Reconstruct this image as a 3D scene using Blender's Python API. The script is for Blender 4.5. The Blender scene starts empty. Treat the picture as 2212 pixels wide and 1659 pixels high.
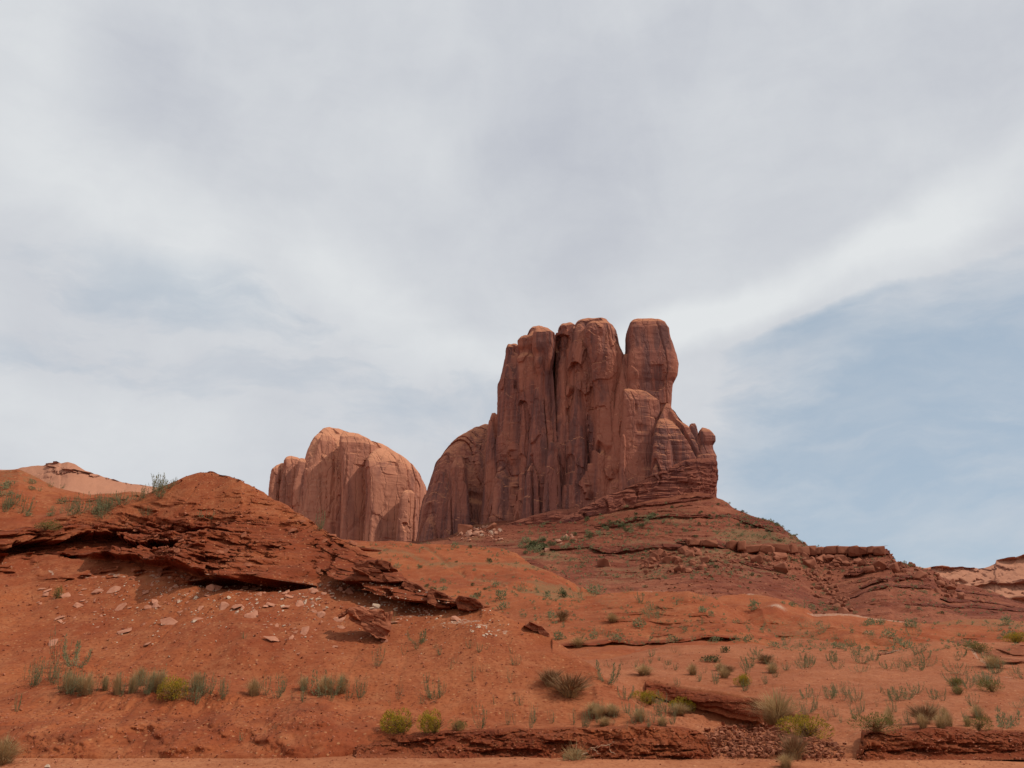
import bpy, bmesh, math, random
import numpy as np
from mathutils import Vector, Matrix, Euler

# ---------------------------------------------------------------- camera, light, world
R = math.radians
scene = bpy.context.scene
C = scene.collection
CAM_Z = 2.2
FPX, PW, PH = 1841.0, 2212.0, 1659.0
PITCH = math.atan(650.5 / FPX)
cam_data = bpy.data.cameras.new('camera')
cam = bpy.data.objects.new('camera', cam_data)
C.objects.link(cam)
cam_data.sensor_width = 36.0
cam_data.lens = 36.0 * FPX / PW
cam_data.clip_start = 0.1
cam_data.clip_end = 30000
cam.location = (0, 0, CAM_Z)
cam.rotation_euler = (math.pi / 2 + PITCH, 0, 0)
scene.camera = cam
scene.view_settings.view_transform = 'Standard'
scene.view_settings.look = 'None'
scene.view_settings.exposure = 0.0
scene.view_settings.gamma = 1.0
scene.cycles.max_bounces = 6
scene.cycles.diffuse_bounces = 3

SUN_AZ, SUN_EL = R(104), R(50)       # azimuth clockwise from +Y (view direction)
sd = bpy.data.lights.new('sun', 'SUN')
sd.energy = 2.7
sd.angle = R(1.2)
sd.color = (1.0, 0.94, 0.84)
sun = bpy.data.objects.new('sun', sd)
C.objects.link(sun)
_s = Vector((math.sin(SUN_AZ) * math.cos(SUN_EL), math.cos(SUN_AZ) * math.cos(SUN_EL), math.sin(SUN_EL)))
sun.rotation_euler = _s.to_track_quat('Z', 'Y').to_euler()
sun.location = (60, -40, 80)

cP, sP = math.cos(PITCH), math.sin(PITCH)


def ray(px, py):
    a = (px - PW / 2) / FPX
    b = (PH / 2 - py) / FPX
    return a, cP - b * sP, sP + b * cP


class NB:
    """small node builder"""

    def __init__(s, nt):
        s.t = nt; s.n = nt.nodes; s.l = nt.links

    def put(s, v, sock):
        if isinstance(v, bpy.types.NodeSocket): s.l.new(v, sock)
        elif v is not None:
            if sock.type == 'RGBA' and not hasattr(v, '__len__'): v = (v, v, v, 1)
            elif sock.type == 'RGBA' and len(v) == 3: v = (*v, 1)
            sock.default_value = v

    def math(s, op, a, b=None, c=None, clamp=False):
        n = s.n.new('ShaderNodeMath'); n.operation = op; n.use_clamp = clamp
        s.put(a, n.inputs[0]); s.put(b, n.inputs[1]); s.put(c, n.inputs[2])
        return n.outputs[0]

    def vmath(s, op, a, b=None):
        n = s.n.new('ShaderNodeVectorMath'); n.operation = op
        s.put(a, n.inputs[0]); s.put(b, n.inputs[1])
        return n.outputs[1] if op in ('LENGTH', 'DOT_PRODUCT') else n.outputs[0]

    def mapping(s, v, loc=(0, 0, 0), rot=(0, 0, 0), scale=(1, 1, 1), typ='POINT'):
        n = s.n.new('ShaderNodeMapping'); n.vector_type = typ
        s.put(v, n.inputs['Vector']); n.inputs['Location'].default_value = loc
        n.inputs['Rotation'].default_value = rot; n.inputs['Scale'].default_value = scale
        return n.outputs[0]

    def noise(s, v, scale=1.0, detail=6.0, rough=0.55, dist=0.0, out=0):
        n = s.n.new('ShaderNodeTexNoise')
        s.put(v, n.inputs['Vector']); n.inputs['Scale'].default_value = scale
        n.inputs['Detail'].default_value = detail; n.inputs['Roughness'].default_value = rough
        n.inputs['Distortion'].default_value = dist
        return n.outputs[out]

    def voronoi(s, v, scale=1.0, feature='F1', out='Distance', rand=1.0):
        n = s.n.new('ShaderNodeTexVoronoi'); n.feature = feature
        s.put(v, n.inputs['Vector']); n.inputs['Scale'].default_value = scale
        n.inputs['Randomness'].default_value = rand
        return n.outputs[out]

    def rng(s, v, a, b, c=0.0, d=1.0, smooth=True):
        n = s.n.new('ShaderNodeMapRange')
        n.interpolation_type = 'SMOOTHSTEP' if smooth else 'LINEAR'
        s.put(v, n.inputs[0]); s.put(a, n.inputs[1]); s.put(b, n.inputs[2]); s.put(c, n.inputs[3]); s.put(d, n.inputs[4])
        return n.outputs[0]

    def mix(s, f, a, b, blend='MIX'):
        n = s.n.new('ShaderNodeMix'); n.data_type = 'RGBA'; n.blend_type = blend
        s.put(f, n.inputs[0]); s.put(a, n.inputs[6]); s.put(b, n.inputs[7])
        return n.outputs[2]

    def sep(s, v):
        n = s.n.new('ShaderNodeSeparateXYZ'); s.put(v, n.inputs[0]); return n.outputs

    def comb(s, x, y, z):
        n = s.n.new('ShaderNodeCombineXYZ'); s.put(x, n.inputs[0]); s.put(y, n.inputs[1]); s.put(z, n.inputs[2])
        return n.outputs[0]


def sl(r, g, b):
    f = lambda c: (c / 255 / 12.92) if c / 255 <= 0.04045 else ((c / 255 + 0.055) / 1.055) ** 2.4
    return (f(r), f(g), f(b), 1)


world = bpy.data.worlds.new('World')
scene.world = world
world.use_nodes = True
wn = NB(world.node_tree)
wn.n.clear()


def build_sky():
    tc = wn.n.new('ShaderNodeTexCoord').outputs['Generated']
    x, y, z = wn.sep(tc)
    az = wn.math('ARCTAN2', x, y)
    el = wn.math('ARCSINE', wn.math('MINIMUM', z, 0.999))
    ang = wn.comb(az, el, 0.0)
    # slow warp so that no cloud edge is geometric
    w1 = wn.noise(ang, 3.0, 3, 0.5, out=1)
    w2 = wn.noise(ang, 11.0, 4, 0.6, out=1)
    d1 = wn.vmath('SCALE', wn.vmath('SUBTRACT', w1, (.5, .5, .5)));
    d1.node.inputs['Scale'].default_value = 0.12
    d2 = wn.vmath('SCALE', wn.vmath('SUBTRACT', w2, (.5, .5, .5)));
    d2.node.inputs['Scale'].default_value = 0.03
    P = wn.vmath('ADD', wn.vmath('ADD', ang, d1), d2)

    def ae(px, py):
        a, b, c = ray(px, py)
        n = math.sqrt(a * a + b * b + c * c)
        return math.atan2(a, b), math.asin(c / n)

    def blob(px, py, rx, ry, rot=0.0, inner=0.0, v=None):
        """soft elliptical cloud patch, 1 in its middle"""
        a, e = ae(px, py)
        m = wn.mapping(v or P, loc=(a, e, 0), rot=(0, 0, R(rot)), scale=(rx / FPX, ry / FPX, 1), typ='TEXTURE')
        return wn.rng(wn.vmath('LENGTH', m), inner, 1.0, 1.0, 0.0)

    def total(parts):
        t = None
        for w, b in parts:
            k = wn.math('MULTIPLY', b, w)
            t = k if t is None else wn.math('ADD', t, k)
        return t

    # thin cloud cover: how much blue shows through
    streak = wn.noise(wn.mapping(P, rot=(0, 0, R(-12)), scale=(2.2, 9.0, 1)), 1.4, 6, 0.6)
    fine = wn.noise(wn.mapping(P, rot=(0, 0, R(8)), scale=(4.0, 11.0, 1)), 2.2, 7, 0.62)
    blue = total([(0.66, blob(2050, 960, 900, 340, 14, .35)), (0.5, blob(1720, 720, 330, 70, 20, .1)),
                  (0.50, blob(420, 690, 640, 120, -4, .1)), (0.42, blob(860, 880, 620, 120, 3, .1)),
                  (0.40, blob(150, 800, 420, 90, 0, .1)),
                  (0.30, blob(2190, 400, 200, 90, -10, .1)), (0.22, blob(1700, 60, 700, 130, 0, 0)),
                  (0.30, blob(1150, 1000, 420, 120, 0, 0))])
    # the long bright edge of the high cloud bank, blue below it
    xs = wn.sep(P)
    e1, e2, e3 = ae(1400, 775), ae(1700, 700), ae(2212, 500)
    slope = (e3[1] - e2[1]) / (e3[0] - e2[0])
    edge = wn.math('SUBTRACT', wn.math('ADD', wn.math('MULTIPLY', wn.math('SUBTRACT', xs[0], e2[0]), slope), e2[1]), xs[1])
    under = wn.math('MULTIPLY', wn.rng(edge, -0.004, 0.016), wn.rng(xs[0], e1[0] - .02, e2[0]))
    above = wn.math('MULTIPLY', wn.rng(edge, -0.02, 0.02, 1.0, 0.0), wn.rng(xs[0], e1[0] - .1, e2[0]))
    blue = wn.math('MULTIPLY', blue, wn.math('SUBTRACT', 1.0, wn.math('MULTIPLY', above, 0.92)))
    blue = wn.math('ADD', blue, wn.math('MULTIPLY', under, 0.55))
    wisp = wn.math('ADD', wn.rng(streak, 0.38, 0.68, 0.0, 0.50), wn.rng(wn.noise(wn.mapping(P, rot=(0, 0, R(16)), scale=(3, 7, 1)), 1.2, 8, 0.62, 0.4), 0.45, 0.70, 0.0, 0.40))
    blue = wn.math('SUBTRACT', blue, wisp, clamp=True)
    blue = wn.math('MULTIPLY', blue, wn.rng(fine, 0.2, 0.8, 1.15, 0.75))
    # cloud brightness
    lum = total([(0.55, blob(330, 520, 560, 190, -18, .1)), (0.45, blob(780, 640, 420, 120, -30, .1)),
                 (0.85, blob(1500, 700, 560, 80, 14, .1)), (0.70, blob(2020, 480, 420, 110, 22, .1)),
                 (0.40, blob(160, 920, 500, 130, 0, .1)), (0.35, blob(1050, 790, 380, 90, 4, .1)),
                 (0.40, blob(60, 80, 300, 260, 0, 0)), (0.30, blob(900, 300, 360, 120, 10, 0)),
                 (-0.40, blob(330, 160, 300, 170, -30, .05)), (-0.38, blob(1230, 300, 420, 300, -20, .1)),
                 (-0.22, blob(1260, 560, 320, 110, 10, .1)),
                 (-0.30, blob(2000, 110, 520, 170, 0, .1)), (-0.15, blob(1500, 60, 500, 160, 0, .1))])
    lum = wn.math('ADD', lum, wn.rng(streak, 0.3, 0.7, -0.07, 0.07))
    lum = wn.math('ADD', lum, wn.rng(fine, 0.3, 0.7, -0.04, 0.04))
    puff = wn.noise(P, 7.0, 8, 0.6, 0.3)
    lum = wn.math('ADD', lum, wn.rng(puff, 0.3, 0.7, -0.13, 0.13))
    lum = wn.rng(lum, -0.7, 0.75, 0.0, 1.0, smooth=False)
    cloud = wn.mix(lum, sl(186, 190, 200), sl(225, 228, 230))
    cloud = wn.mix(wn.math('MULTIPLY', blue, 0.9, clamp=True), cloud, sl(178, 194, 207))
    sky = wn.n.new('ShaderNodeTexSky')
    sky.sky_type = 'NISHITA'
    sky.sun_disc = False
    sky.sun_elevation = SUN_EL
    sky.sun_rotation = SUN_AZ
    sky.altitude = 1600
    sky.air_density = 1.0
    sky.dust_density = 1.5
    bg1 = wn.n.new('ShaderNodeBackground'); bg1.inputs[1].default_value = 0.11
    wn.l.new(sky.outputs[0], bg1.inputs[0])
    bg2 = wn.n.new('ShaderNodeBackground'); bg2.inputs[1].default_value = 1.0
    wn.put(cloud, bg2.inputs[0])
    mx = wn.n.new('ShaderNodeMixShader')
    thin = wn.math('MULTIPLY', blue, 0.24)       # even the clear parts carry a thin veil
    wn.put(wn.math('SUBTRACT', 1.0, thin, clamp=True), mx.inputs[0])
    wn.l.new(bg1.outputs[0], mx.inputs[1]); wn.l.new(bg2.outputs[0], mx.inputs[2])
    out = wn.n.new('ShaderNodeOutputWorld')
    wn.l.new(mx.outputs[0], out.inputs[0])


build_sky()

# ---------------------------------------------------------------- helpers: tags, noise


def tag(o, label=None, cat=None, group=None, kind=None):
    if label: o['label'] = label
    if cat: o['category'] = cat
    if group: o['group'] = group
    if kind: o['kind'] = kind
    return o


def empty(name, loc=(0, 0, 0)):
    o = bpy.data.objects.new(name, None)
    o.empty_display_size = 0.2
    o.location = loc
    C.objects.link(o)
    return o


def _h(i, j, k, seed):
    with np.errstate(over='ignore'):
        n = (i.astype(np.uint32) * np.uint32(374761393) + j.astype(np.uint32) * np.uint32(668265263)
             + k.astype(np.uint32) * np.uint32(2147483647 - 58) + np.uint32((seed * 1274126177) & 0xffffffff))
        n = (n ^ (n >> np.uint32(13))) * np.uint32(1274126177)
        n = (n ^ (n >> np.uint32(15))) * np.uint32(2246822519)
        n = n ^ (n >> np.uint32(16))
    return (n.astype(np.float32) / np.float32(2147483648.0)) - 1.0


def vn(x, y, z=0.0, seed=1):
    """value noise in [-1, 1]"""
    x, y, z = np.broadcast_arrays(np.asarray(x, np.float64), np.asarray(y, np.float64), np.asarray(z, np.float64))
    xi, yi, zi = np.floor(x), np.floor(y), np.floor(z)
    f = [(a - b).astype(np.float32) for a, b in ((x, xi), (y, yi), (z, zi))]
    u, v, w = (t * t * t * (t * (t * 6 - 15) + 10) for t in f)
    xi, yi, zi = xi.astype(np.int64), yi.astype(np.int64), zi.astype(np.int64)
    r = 0
    for dz in (0, 1):
        wz = w if dz else 1 - w
        for dy in (0, 1):
            wy = v if dy else 1 - v
            for dx in (0, 1):
                wx = u if dx else 1 - u
                r = r + _h(xi + dx, yi + dy, zi + dz, seed) * wx * wy * wz
    return r


def fbm(x, y, z=0.0, seed=1, octs=4, gain=0.5):
    r, a, s = 0, 1.0, 0
    for o in range(octs):
        r = r + a * vn(x * 2 ** o + o * 17.3, y * 2 ** o + o * 5.1, np.asarray(z) * 2 ** o, seed + o)
        s += a; a *= gain
    return r / s * 1.4


def cell(x, y, seed=1):
    """random value of the nearest cell and the distance to its border"""
    xi, yi = np.floor(x).astype(np.int64), np.floor(y).astype(np.int64)
    z0 = np.zeros_like(xi)
    b1 = np.full(x.shape, 9.0); b2 = np.full(x.shape, 9.0); val = np.zeros(x.shape)
    for dj in (-1, 0, 1):
        for di in (-1, 0, 1):
            ci, cj = xi + di, yi + dj
            fx = ci + 0.5 + 0.45 * _h(ci, cj, z0, seed); fy = cj + 0.5 + 0.45 * _h(ci, cj, z0 + 1, seed)
            d = np.hypot(x - fx, y - fy)
            v = _h(ci, cj, z0 + 2, seed)
            near = d < b1
            b2 = np.where(near, b1, np.minimum(b2, d))
            val = np.where(near, v, val); b1 = np.where(near, d, b1)
    return val, b2 - b1


def facet(x, y, seed=1):
    """flat panels: each cell has its own offset and its own tilt"""
    xi, yi = np.floor(x).astype(np.int64), np.floor(y).astype(np.int64)
    z0 = np.zeros_like(xi)
    b1 = np.full(x.shape, 9.0); b2 = np.full(x.shape, 9.0); val = np.zeros(x.shape)
    for dj in (-1, 0, 1):
        for di in (-1, 0, 1):
            ci, cj = xi + di, yi + dj
            dx = x - (ci + 0.5 + 0.45 * _h(ci, cj, z0, seed)); dy = y - (cj + 0.5 + 0.45 * _h(ci, cj, z0 + 1, seed))
            d = np.hypot(dx, dy)
            v = _h(ci, cj, z0 + 2, seed) + 1.1 * _h(ci, cj, z0 + 3, seed) * dx + .5 * _h(ci, cj, z0 + 4, seed) * dy
            near = d < b1
            b2 = np.where(near, b1, np.minimum(b2, d))
            val = np.where(near, v, val); b1 = np.where(near, d, b1)
    return val, b2 - b1


def smooth(a, b, x):
    t = np.clip((x - a) / (b - a), 0, 1)
    return t * t * (3 - 2 * t)


def bump(px, py, cx, cy, rx, ry, p=1.0):
    """1 inside an ellipse, fading to its edge"""
    q = np.sqrt(((px - cx) / rx) ** 2 + ((py - cy) / ry) ** 2)
    return (1 - smooth(0.55, 1.0, q)) ** p


def gb(px, py, cx, cy, rx, ry):
    """soft gaussian hump"""
    return np.exp(-1.6 * (((px - cx) / rx) ** 2 + ((py - cy) / ry) ** 2))


def strata(a, z, thick, seed, freq=0.5):
    """layered rock: each bed sticks out by its own blocky amount; a = metres along the face"""
    zz = z / thick + 0.5 * vn(a * 0.13, 3.1, 0, seed + 9) + 0.25 * vn(a * 0.5, 7.7, 0, seed + 5)
    k = np.floor(zz); f = zz - k
    q = a * freq * 1.3 + 13.7 * _h(k.astype(np.int64), k.astype(np.int64) * 0, k.astype(np.int64) * 0, seed)
    q = q + 0.35 * vn(a * freq * 3, k, 0, seed + 3)
    blk = _h(np.floor(q).astype(np.int64), k.astype(np.int64), 0 * k.astype(np.int64), seed + 1)
    v = 0.55 * blk + 0.6 * vn(a * freq * 0.6, k * 5.3, 0, seed + 2) + 0.25 * vn(a * freq * 5, k * 3.3, 0, seed + 4)
    nose = 1 - 0.55 * np.abs(2 * f - 1) ** 4
    return v * nose - 0.25 * (np.abs(2 * f - 1) > 0.86)


# ---------------------------------------------------------------- materials
def new_mat(name):
    m = bpy.data.materials.new(name)
    m.use_nodes = True
    nb = NB(m.node_tree)
    b = m.node_tree.nodes['Principled BSDF']
    b.inputs['Roughness'].default_value = 0.95
    b.inputs['Specular IOR Level'].default_value = 0.12
    return m, nb, b


def set_bump(nb, b, h, dist=0.1, strength=0.6):
    n = nb.n.new('ShaderNodeBump')
    n.inputs['Strength'].default_value = strength
    n.inputs['Distance'].default_value = dist
    nb.put(h, n.inputs['Height'])
    nb.l.new(n.outputs[0], b.inputs['Normal'])


def ground_mat(name, sand, dark, pale, scale=1.0, speck=0.3, green=0.0, bump_d=0.05):
    """weathered red dirt: broad tone drift, beds, pebbles; 'paint' holds rock / pale / plant cover"""
    m, nb, b = new_mat(name)
    co = nb.n.new('ShaderNodeTexCoord').outputs['Object']
    at = nb.n.new('ShaderNodeAttribute'); at.attribute_name = 'paint'
    pr, pg, pb = nb.sep(at.outputs['Vector'])
    n1 = nb.noise(co, 0.11 / scale, 5, 0.6)
    n2 = nb.noise(co, 0.9 / scale, 6, 0.65)
    n3 = nb.noise(co, 7.0 / scale, 4, 0.7)
    beds = nb.noise(nb.mapping(co, scale=(0.05, 0.05, 1.3)), 1.1 / scale, 5, 0.7, 0.4)
    c = nb.mix(nb.rng(n1, 0.38, 0.60), dark, sand)
    n0 = nb.noise(co, 0.035 / scale, 4, 0.6, 0.5)
    c = nb.mix(nb.rng(n0, 0.46, 0.66, 0, 0.45), c, pale)
    n15 = nb.noise(nb.mapping(co, scale=(1, .45, 1)), 0.4 / scale, 6, 0.7, 0.6)
    c = nb.mix(nb.rng(n15, 0.50, 0.66, 0, 0.5), c, (dark[0] * .85, dark[1] * .8, dark[2] * .8, 1))
    c = nb.mix(nb.rng(beds, 0.42, 0.68, 0, 0.55), c, dark)
    c = nb.mix(nb.rng(n2, 0.42, 0.68, 0, 0.55), c, pale)
    c = nb.mix(nb.rng(n3, 0.45, 0.65, 0, 0.55), c, (dark[0] * .72, dark[1] * .65, dark[2] * .65, 1))
    # ledge rock
    rk = nb.noise(nb.mapping(co, scale=(0.35, 0.35, 3.0)), 2.2 / scale, 6, 0.7)
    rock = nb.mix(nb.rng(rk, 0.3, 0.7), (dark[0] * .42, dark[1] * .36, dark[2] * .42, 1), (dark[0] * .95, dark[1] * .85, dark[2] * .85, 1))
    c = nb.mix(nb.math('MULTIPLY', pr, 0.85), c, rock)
    # pale beds
    pn = nb.rng(nb.math('ADD', pg, nb.math('MULTIPLY', nb.math('SUBTRACT', n3, 0.5), 1.6)), 0.35, 0.9)
    c = nb.mix(nb.math('MULTIPLY', pn, nb.rng(pg, 0, 0.2)), c, (0.42, 0.27, 0.19, 1))
    # pebbles
    vd = nb.voronoi(co, 5.5 / scale)
    vc = nb.voronoi(co, 5.5 / scale, out='Color')
    vs = nb.sep(vc)
    peb = nb.math('MULTIPLY', nb.rng(vd, 0.22, 0.38, 1, 0), nb.math('GREATER_THAN', vs[0], 1.0 - speck))
    pc = nb.mix(nb.rng(vs[1], 0.2, 1.0), (dark[0] * .8, dark[1] * .7, dark[2] * .7, 1), (pale[0] * 1.15, pale[1] * 1.35, pale[2] * 1.4, 1))
    c = nb.mix(nb.math('MULTIPLY', peb, 0.8), c, pc)
    # thin green-grey plant cover
    gd = nb.voronoi(co, 1.3 / scale)
    gn = nb.noise(co, 5.0 / scale, 6, 0.8)
    g = nb.math('MULTIPLY', nb.rng(nb.math('ADD', gn, nb.math('MULTIPLY', nb.math('SUBTRACT', pb, 0.5), 0.22)), 0.50, 0.60), nb.rng(pb, 0.0, 0.6))
    c = nb.mix(nb.math('MULTIPLY', g, 0.55), c, (0.150, 0.120, 0.055, 1))
    nb.put(c, b.inputs['Base Color'])
    h = nb.math('ADD', nb.math('MULTIPLY', n3, 0.6), nb.math('MULTIPLY', peb, 0.35))
    h = nb.math('ADD', h, nb.math('MULTIPLY', nb.noise(co, 22 / scale, 3, 0.6), 0.35))
    set_bump(nb, b, h, bump_d, 0.9)
    return m


def cliff_mat(name, main, dark, pale, top, varnish=0.6, s=1.0, bedw=0.12, crk=0.2):
    m, nb, b = new_mat(name)
    co = nb.n.new('ShaderNodeTexCoord').outputs['Object']
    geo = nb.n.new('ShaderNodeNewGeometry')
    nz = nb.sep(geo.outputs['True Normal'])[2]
    n1 = nb.noise(nb.mapping(co, scale=(0.05 / s, 0.05 / s, 0.012 / s)), 1.0, 5, 0.6, 0.6)
    st = nb.noise(nb.mapping(co, scale=(0.32 / s, 0.32 / s, 0.018 / s)), 1.0, 6, 0.6, 0.3)
    st2 = nb.noise(nb.mapping(co, scale=(1.1 / s, 1.1 / s, 0.05 / s)), 1.0, 4, 0.6, 0.2)
    bed = nb.noise(nb.mapping(co, scale=(0.015 / s, 0.015 / s, 0.35 / s)), 1.0, 6, 0.7, 0.5)
    n2 = nb.noise(co, 0.35 / s, 7, 0.68)
    c = nb.mix(nb.rng(n1, 0.42, 0.58), main, dark)
    c = nb.mix(nb.rng(bed, 0.48, 0.72, 0, 0.16), c, pale)
    c = nb.mix(nb.rng(n2, 0.5, 0.75, 0, 0.5), c, pale)
    cr = nb.voronoi(nb.mapping(nb.vmath('ADD', co, nb.vmath('MULTIPLY', nb.noise(co, 0.12 / s, 4, 0.6, out=1), (5, 5, 5))), scale=(0.20 / s, 0.20 / s, 0.028 / s)), 1.0, feature='DISTANCE_TO_EDGE')
    cr0 = cr
    v = nb.math('MULTIPLY', nb.rng(st, 0.44, 0.58), nb.rng(n1, 0.38, 0.56))
    c = nb.mix(nb.math('MULTIPLY', v, varnish), c, (0.085, 0.050, 0.050, 1))
    c = nb.mix(nb.rng(st2, 0.5, 0.75, 0, 0.30), c, (dark[0] * .6, dark[1] * .6, dark[2] * .65, 1))
    c = nb.mix(nb.rng(cr0, 0.0, 0.04, crk, 0), c, (dark[0] * .45, dark[1] * .45, dark[2] * .5, 1))
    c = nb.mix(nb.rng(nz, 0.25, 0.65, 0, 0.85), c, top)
    nb.put(c, b.inputs['Base Color'])
    h = nb.math('ADD', nb.math('MULTIPLY', n2, 1.0), nb.math('MULTIPLY', nb.rng(cr, 0, 0.07), 0.9 * crk / 0.2))
    h = nb.math('ADD', h, nb.math('MULTIPLY', bed, bedw))
    set_bump(nb, b, h, 0.55 * s, 0.6)
    return m


def plain_mat(name, c1, c2, scale=3.0, rough=0.9, bump_d=0.02, stretch=(1, 1, 1), trans=0.0, rnd=0.0):
    m, nb, b = new_mat(name)
    co = nb.n.new('ShaderNodeTexCoord').outputs['Object']
    n = nb.noise(nb.mapping(co, scale=stretch), scale, 5, 0.65)
    f = nb.rng(n, 0.35, 0.65)
    if rnd:
        oi = nb.n.new('ShaderNodeObjectInfo').outputs['Random']
        f = nb.math('ADD', nb.math('MULTIPLY', f, 1 - rnd), nb.math('MULTIPLY', oi, rnd))
    nb.put(nb.mix(f, c1, c2), b.inputs['Base Color'])
    if bump_d: set_bump(nb, b, n, bump_d, 0.8)
    b.inputs['Roughness'].default_value = rough
    if trans: 
        t = nb.n.new('ShaderNodeBsdfTranslucent'); nb.put(nb.mix(f, c1, c2), t.inputs[0])
        mx = nb.n.new('ShaderNodeMixShader'); mx.inputs[0].default_value = trans
        nb.l.new(b.outputs[0], mx.inputs[1]); nb.l.new(t.outputs[0], mx.inputs[2])
        nb.l.new(mx.outputs[0], nb.n['Material Output'].inputs[0])
    return m


M = {}
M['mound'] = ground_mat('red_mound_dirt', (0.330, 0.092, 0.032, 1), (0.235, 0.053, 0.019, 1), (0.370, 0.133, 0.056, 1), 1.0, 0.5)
M['flat'] = ground_mat('pinkish_sand', (0.340, 0.114, 0.049, 1), (0.275, 0.080, 0.032, 1), (0.39, 0.148, 0.070, 1), 1.0, 0.4)
M['bank'] = ground_mat('crumbly_red_bank', (0.290, 0.075, 0.026, 1), (0.200, 0.042, 0.015, 1), (0.330, 0.106, 0.043, 1), 0.55, 0.6, bump_d=0.08)
M['hills'] = ground_mat('orange_red_clay', (0.325, 0.088, 0.029, 1), (0.255, 0.058, 0.020, 1), (0.360, 0.128, 0.053, 1), 2.6, 0.25, bump_d=0.10)
M['talus'] = ground_mat('brown_red_talus', (0.255, 0.078, 0.038, 1), (0.175, 0.046, 0.024, 1), (0.32, 0.115, 0.060, 1), 5.0, 0.35, bump_d=0.25)
M['road'] = ground_mat('orange_red_road', (0.39, 0.140, 0.062, 1), (0.31, 0.100, 0.042, 1), (0.44, 0.175, 0.082, 1), 1.0, 0.4, bump_d=0.04)
M['ledge'] = plain_mat('dark_layered_rock', (0.13, 0.034, 0.017, 1), (0.26, 0.078, 0.036, 1), 1.6, stretch=(.4, .4, 3), bump_d=0.08)
M['butte'] = cliff_mat('varnished_sandstone', (0.355, 0.130, 0.082, 1), (0.265, 0.098, 0.070, 1), (0.43, 0.175, 0.105, 1), (0.48, 0.190, 0.100, 1), 0.60)
M['butte2'] = cliff_mat('salmon_sandstone', (0.47, 0.190, 0.115, 1), (0.39, 0.152, 0.098, 1), (0.55, 0.245, 0.145, 1), (0.56, 0.240, 0.130, 1), 0.28, 1.2)
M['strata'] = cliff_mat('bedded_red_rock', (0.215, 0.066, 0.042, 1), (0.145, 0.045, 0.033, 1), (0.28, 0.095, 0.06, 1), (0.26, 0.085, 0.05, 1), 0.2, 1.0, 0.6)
M['mesa'] = cliff_mat('pale_slickrock', (0.38, 0.165, 0.10, 1), (0.30, 0.125, 0.085, 1), (0.46, 0.22, 0.135, 1), (0.44, 0.195, 0.115, 1), 0.15, 3.0, 0.5, 0.0)
M['rock'] = plain_mat('red_boulder_rock', (0.19, 0.057, 0.030, 1), (0.33, 0.120, 0.066, 1), 1.1, rnd=0.4, bump_d=0.1)
M['slab'] = plain_mat('layered_slab_rock', (0.20, 0.055, 0.026, 1), (0.35, 0.120, 0.060, 1), 2.0, stretch=(.4, .4, 3), rnd=0.2, bump_d=0.06)
M['pale'] = plain_mat('cream_stone', (0.42, 0.27, 0.18, 1), (0.54, 0.39, 0.28, 1), 3.0, rnd=0.3)
M['tan'] = plain_mat('dusty_pink_slab', (0.34, 0.125, 0.068, 1), (0.50, 0.225, 0.14, 1), 2.5, rnd=0.5, bump_d=0.03)
M['sage'] = plain_mat('grey_green_leaves', (0.17, 0.165, 0.075, 1), (0.28, 0.275, 0.145, 1), 4.0, bump_d=0, trans=0.35, rnd=0.5)
M['stem'] = plain_mat('woody_stems', (0.11, 0.06, 0.035, 1), (0.22, 0.13, 0.075, 1), 6.0, bump_d=0)
M['yellow'] = plain_mat('yellow_flower_heads', (0.27, 0.185, 0.016, 1), (0.43, 0.30, 0.028, 1), 5.0, bump_d=0, trans=0.2)
M['olive'] = plain_mat('olive_leaves', (0.13, 0.11, 0.03, 1), (0.22, 0.18, 0.055, 1), 5.0, bump_d=0, trans=0.3)
M['dry'] = plain_mat('dry_tan_grass', (0.33, 0.20, 0.085, 1), (0.50, 0.34, 0.17, 1), 3.0, bump_d=0, trans=0.3, rnd=0.3)
M['brown'] = plain_mat('dead_brown_twigs', (0.19, 0.098, 0.048, 1), (0.31, 0.175, 0.088, 1), 4.0, bump_d=0, rnd=0.2)
M['dark'] = plain_mat('dark_juniper_green', (0.065, 0.075, 0.030, 1), (0.140, 0.140, 0.062, 1), 2.0, bump_d=0, trans=0.1, rnd=0.6)

# ---------------------------------------------------------------- mesh building


def mesh_obj(name, V, F, mat, parent=None, smooth_=True, paint=None, link=True):
    me = bpy.data.meshes.new(name)
    V = np.asarray(V, np.float32); F = np.asarray(F, np.int32)
    me.vertices.add(len(V)); me.vertices.foreach_set('co', V.ravel())
    n = F.shape[1]
    me.loops.add(F.size); me.loops.foreach_set('vertex_index', F.ravel())
    me.polygons.add(len(F)); me.polygons.foreach_set('loop_start', np.arange(0, F.size, n, dtype=np.int32))
    me.polygons.foreach_set('use_smooth', np.full(len(F), bool(smooth_)))
    me.update(calc_edges=True)
    if paint is not None:
        at = me.attributes.new('paint', 'FLOAT_VECTOR', 'POINT')
        at.data.foreach_set('vector', np.asarray(paint, np.float32).ravel())
    me.materials.append(mat)
    o = bpy.data.objects.new(name, me)
    if parent: o.parent = parent
    if link: C.objects.link(o)
    return o


def grid_faces(nr, nc):
    i = np.arange(nr * nc).reshape(nr, nc)
    return np.stack([i[:-1, :-1], i[:-1, 1:], i[1:, 1:], i[1:, :-1]], -1).reshape(-1, 4)


ZB = {}      # coarse depth buffer over the photograph, for standing things on the ground they show on
ZC = 3


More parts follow.
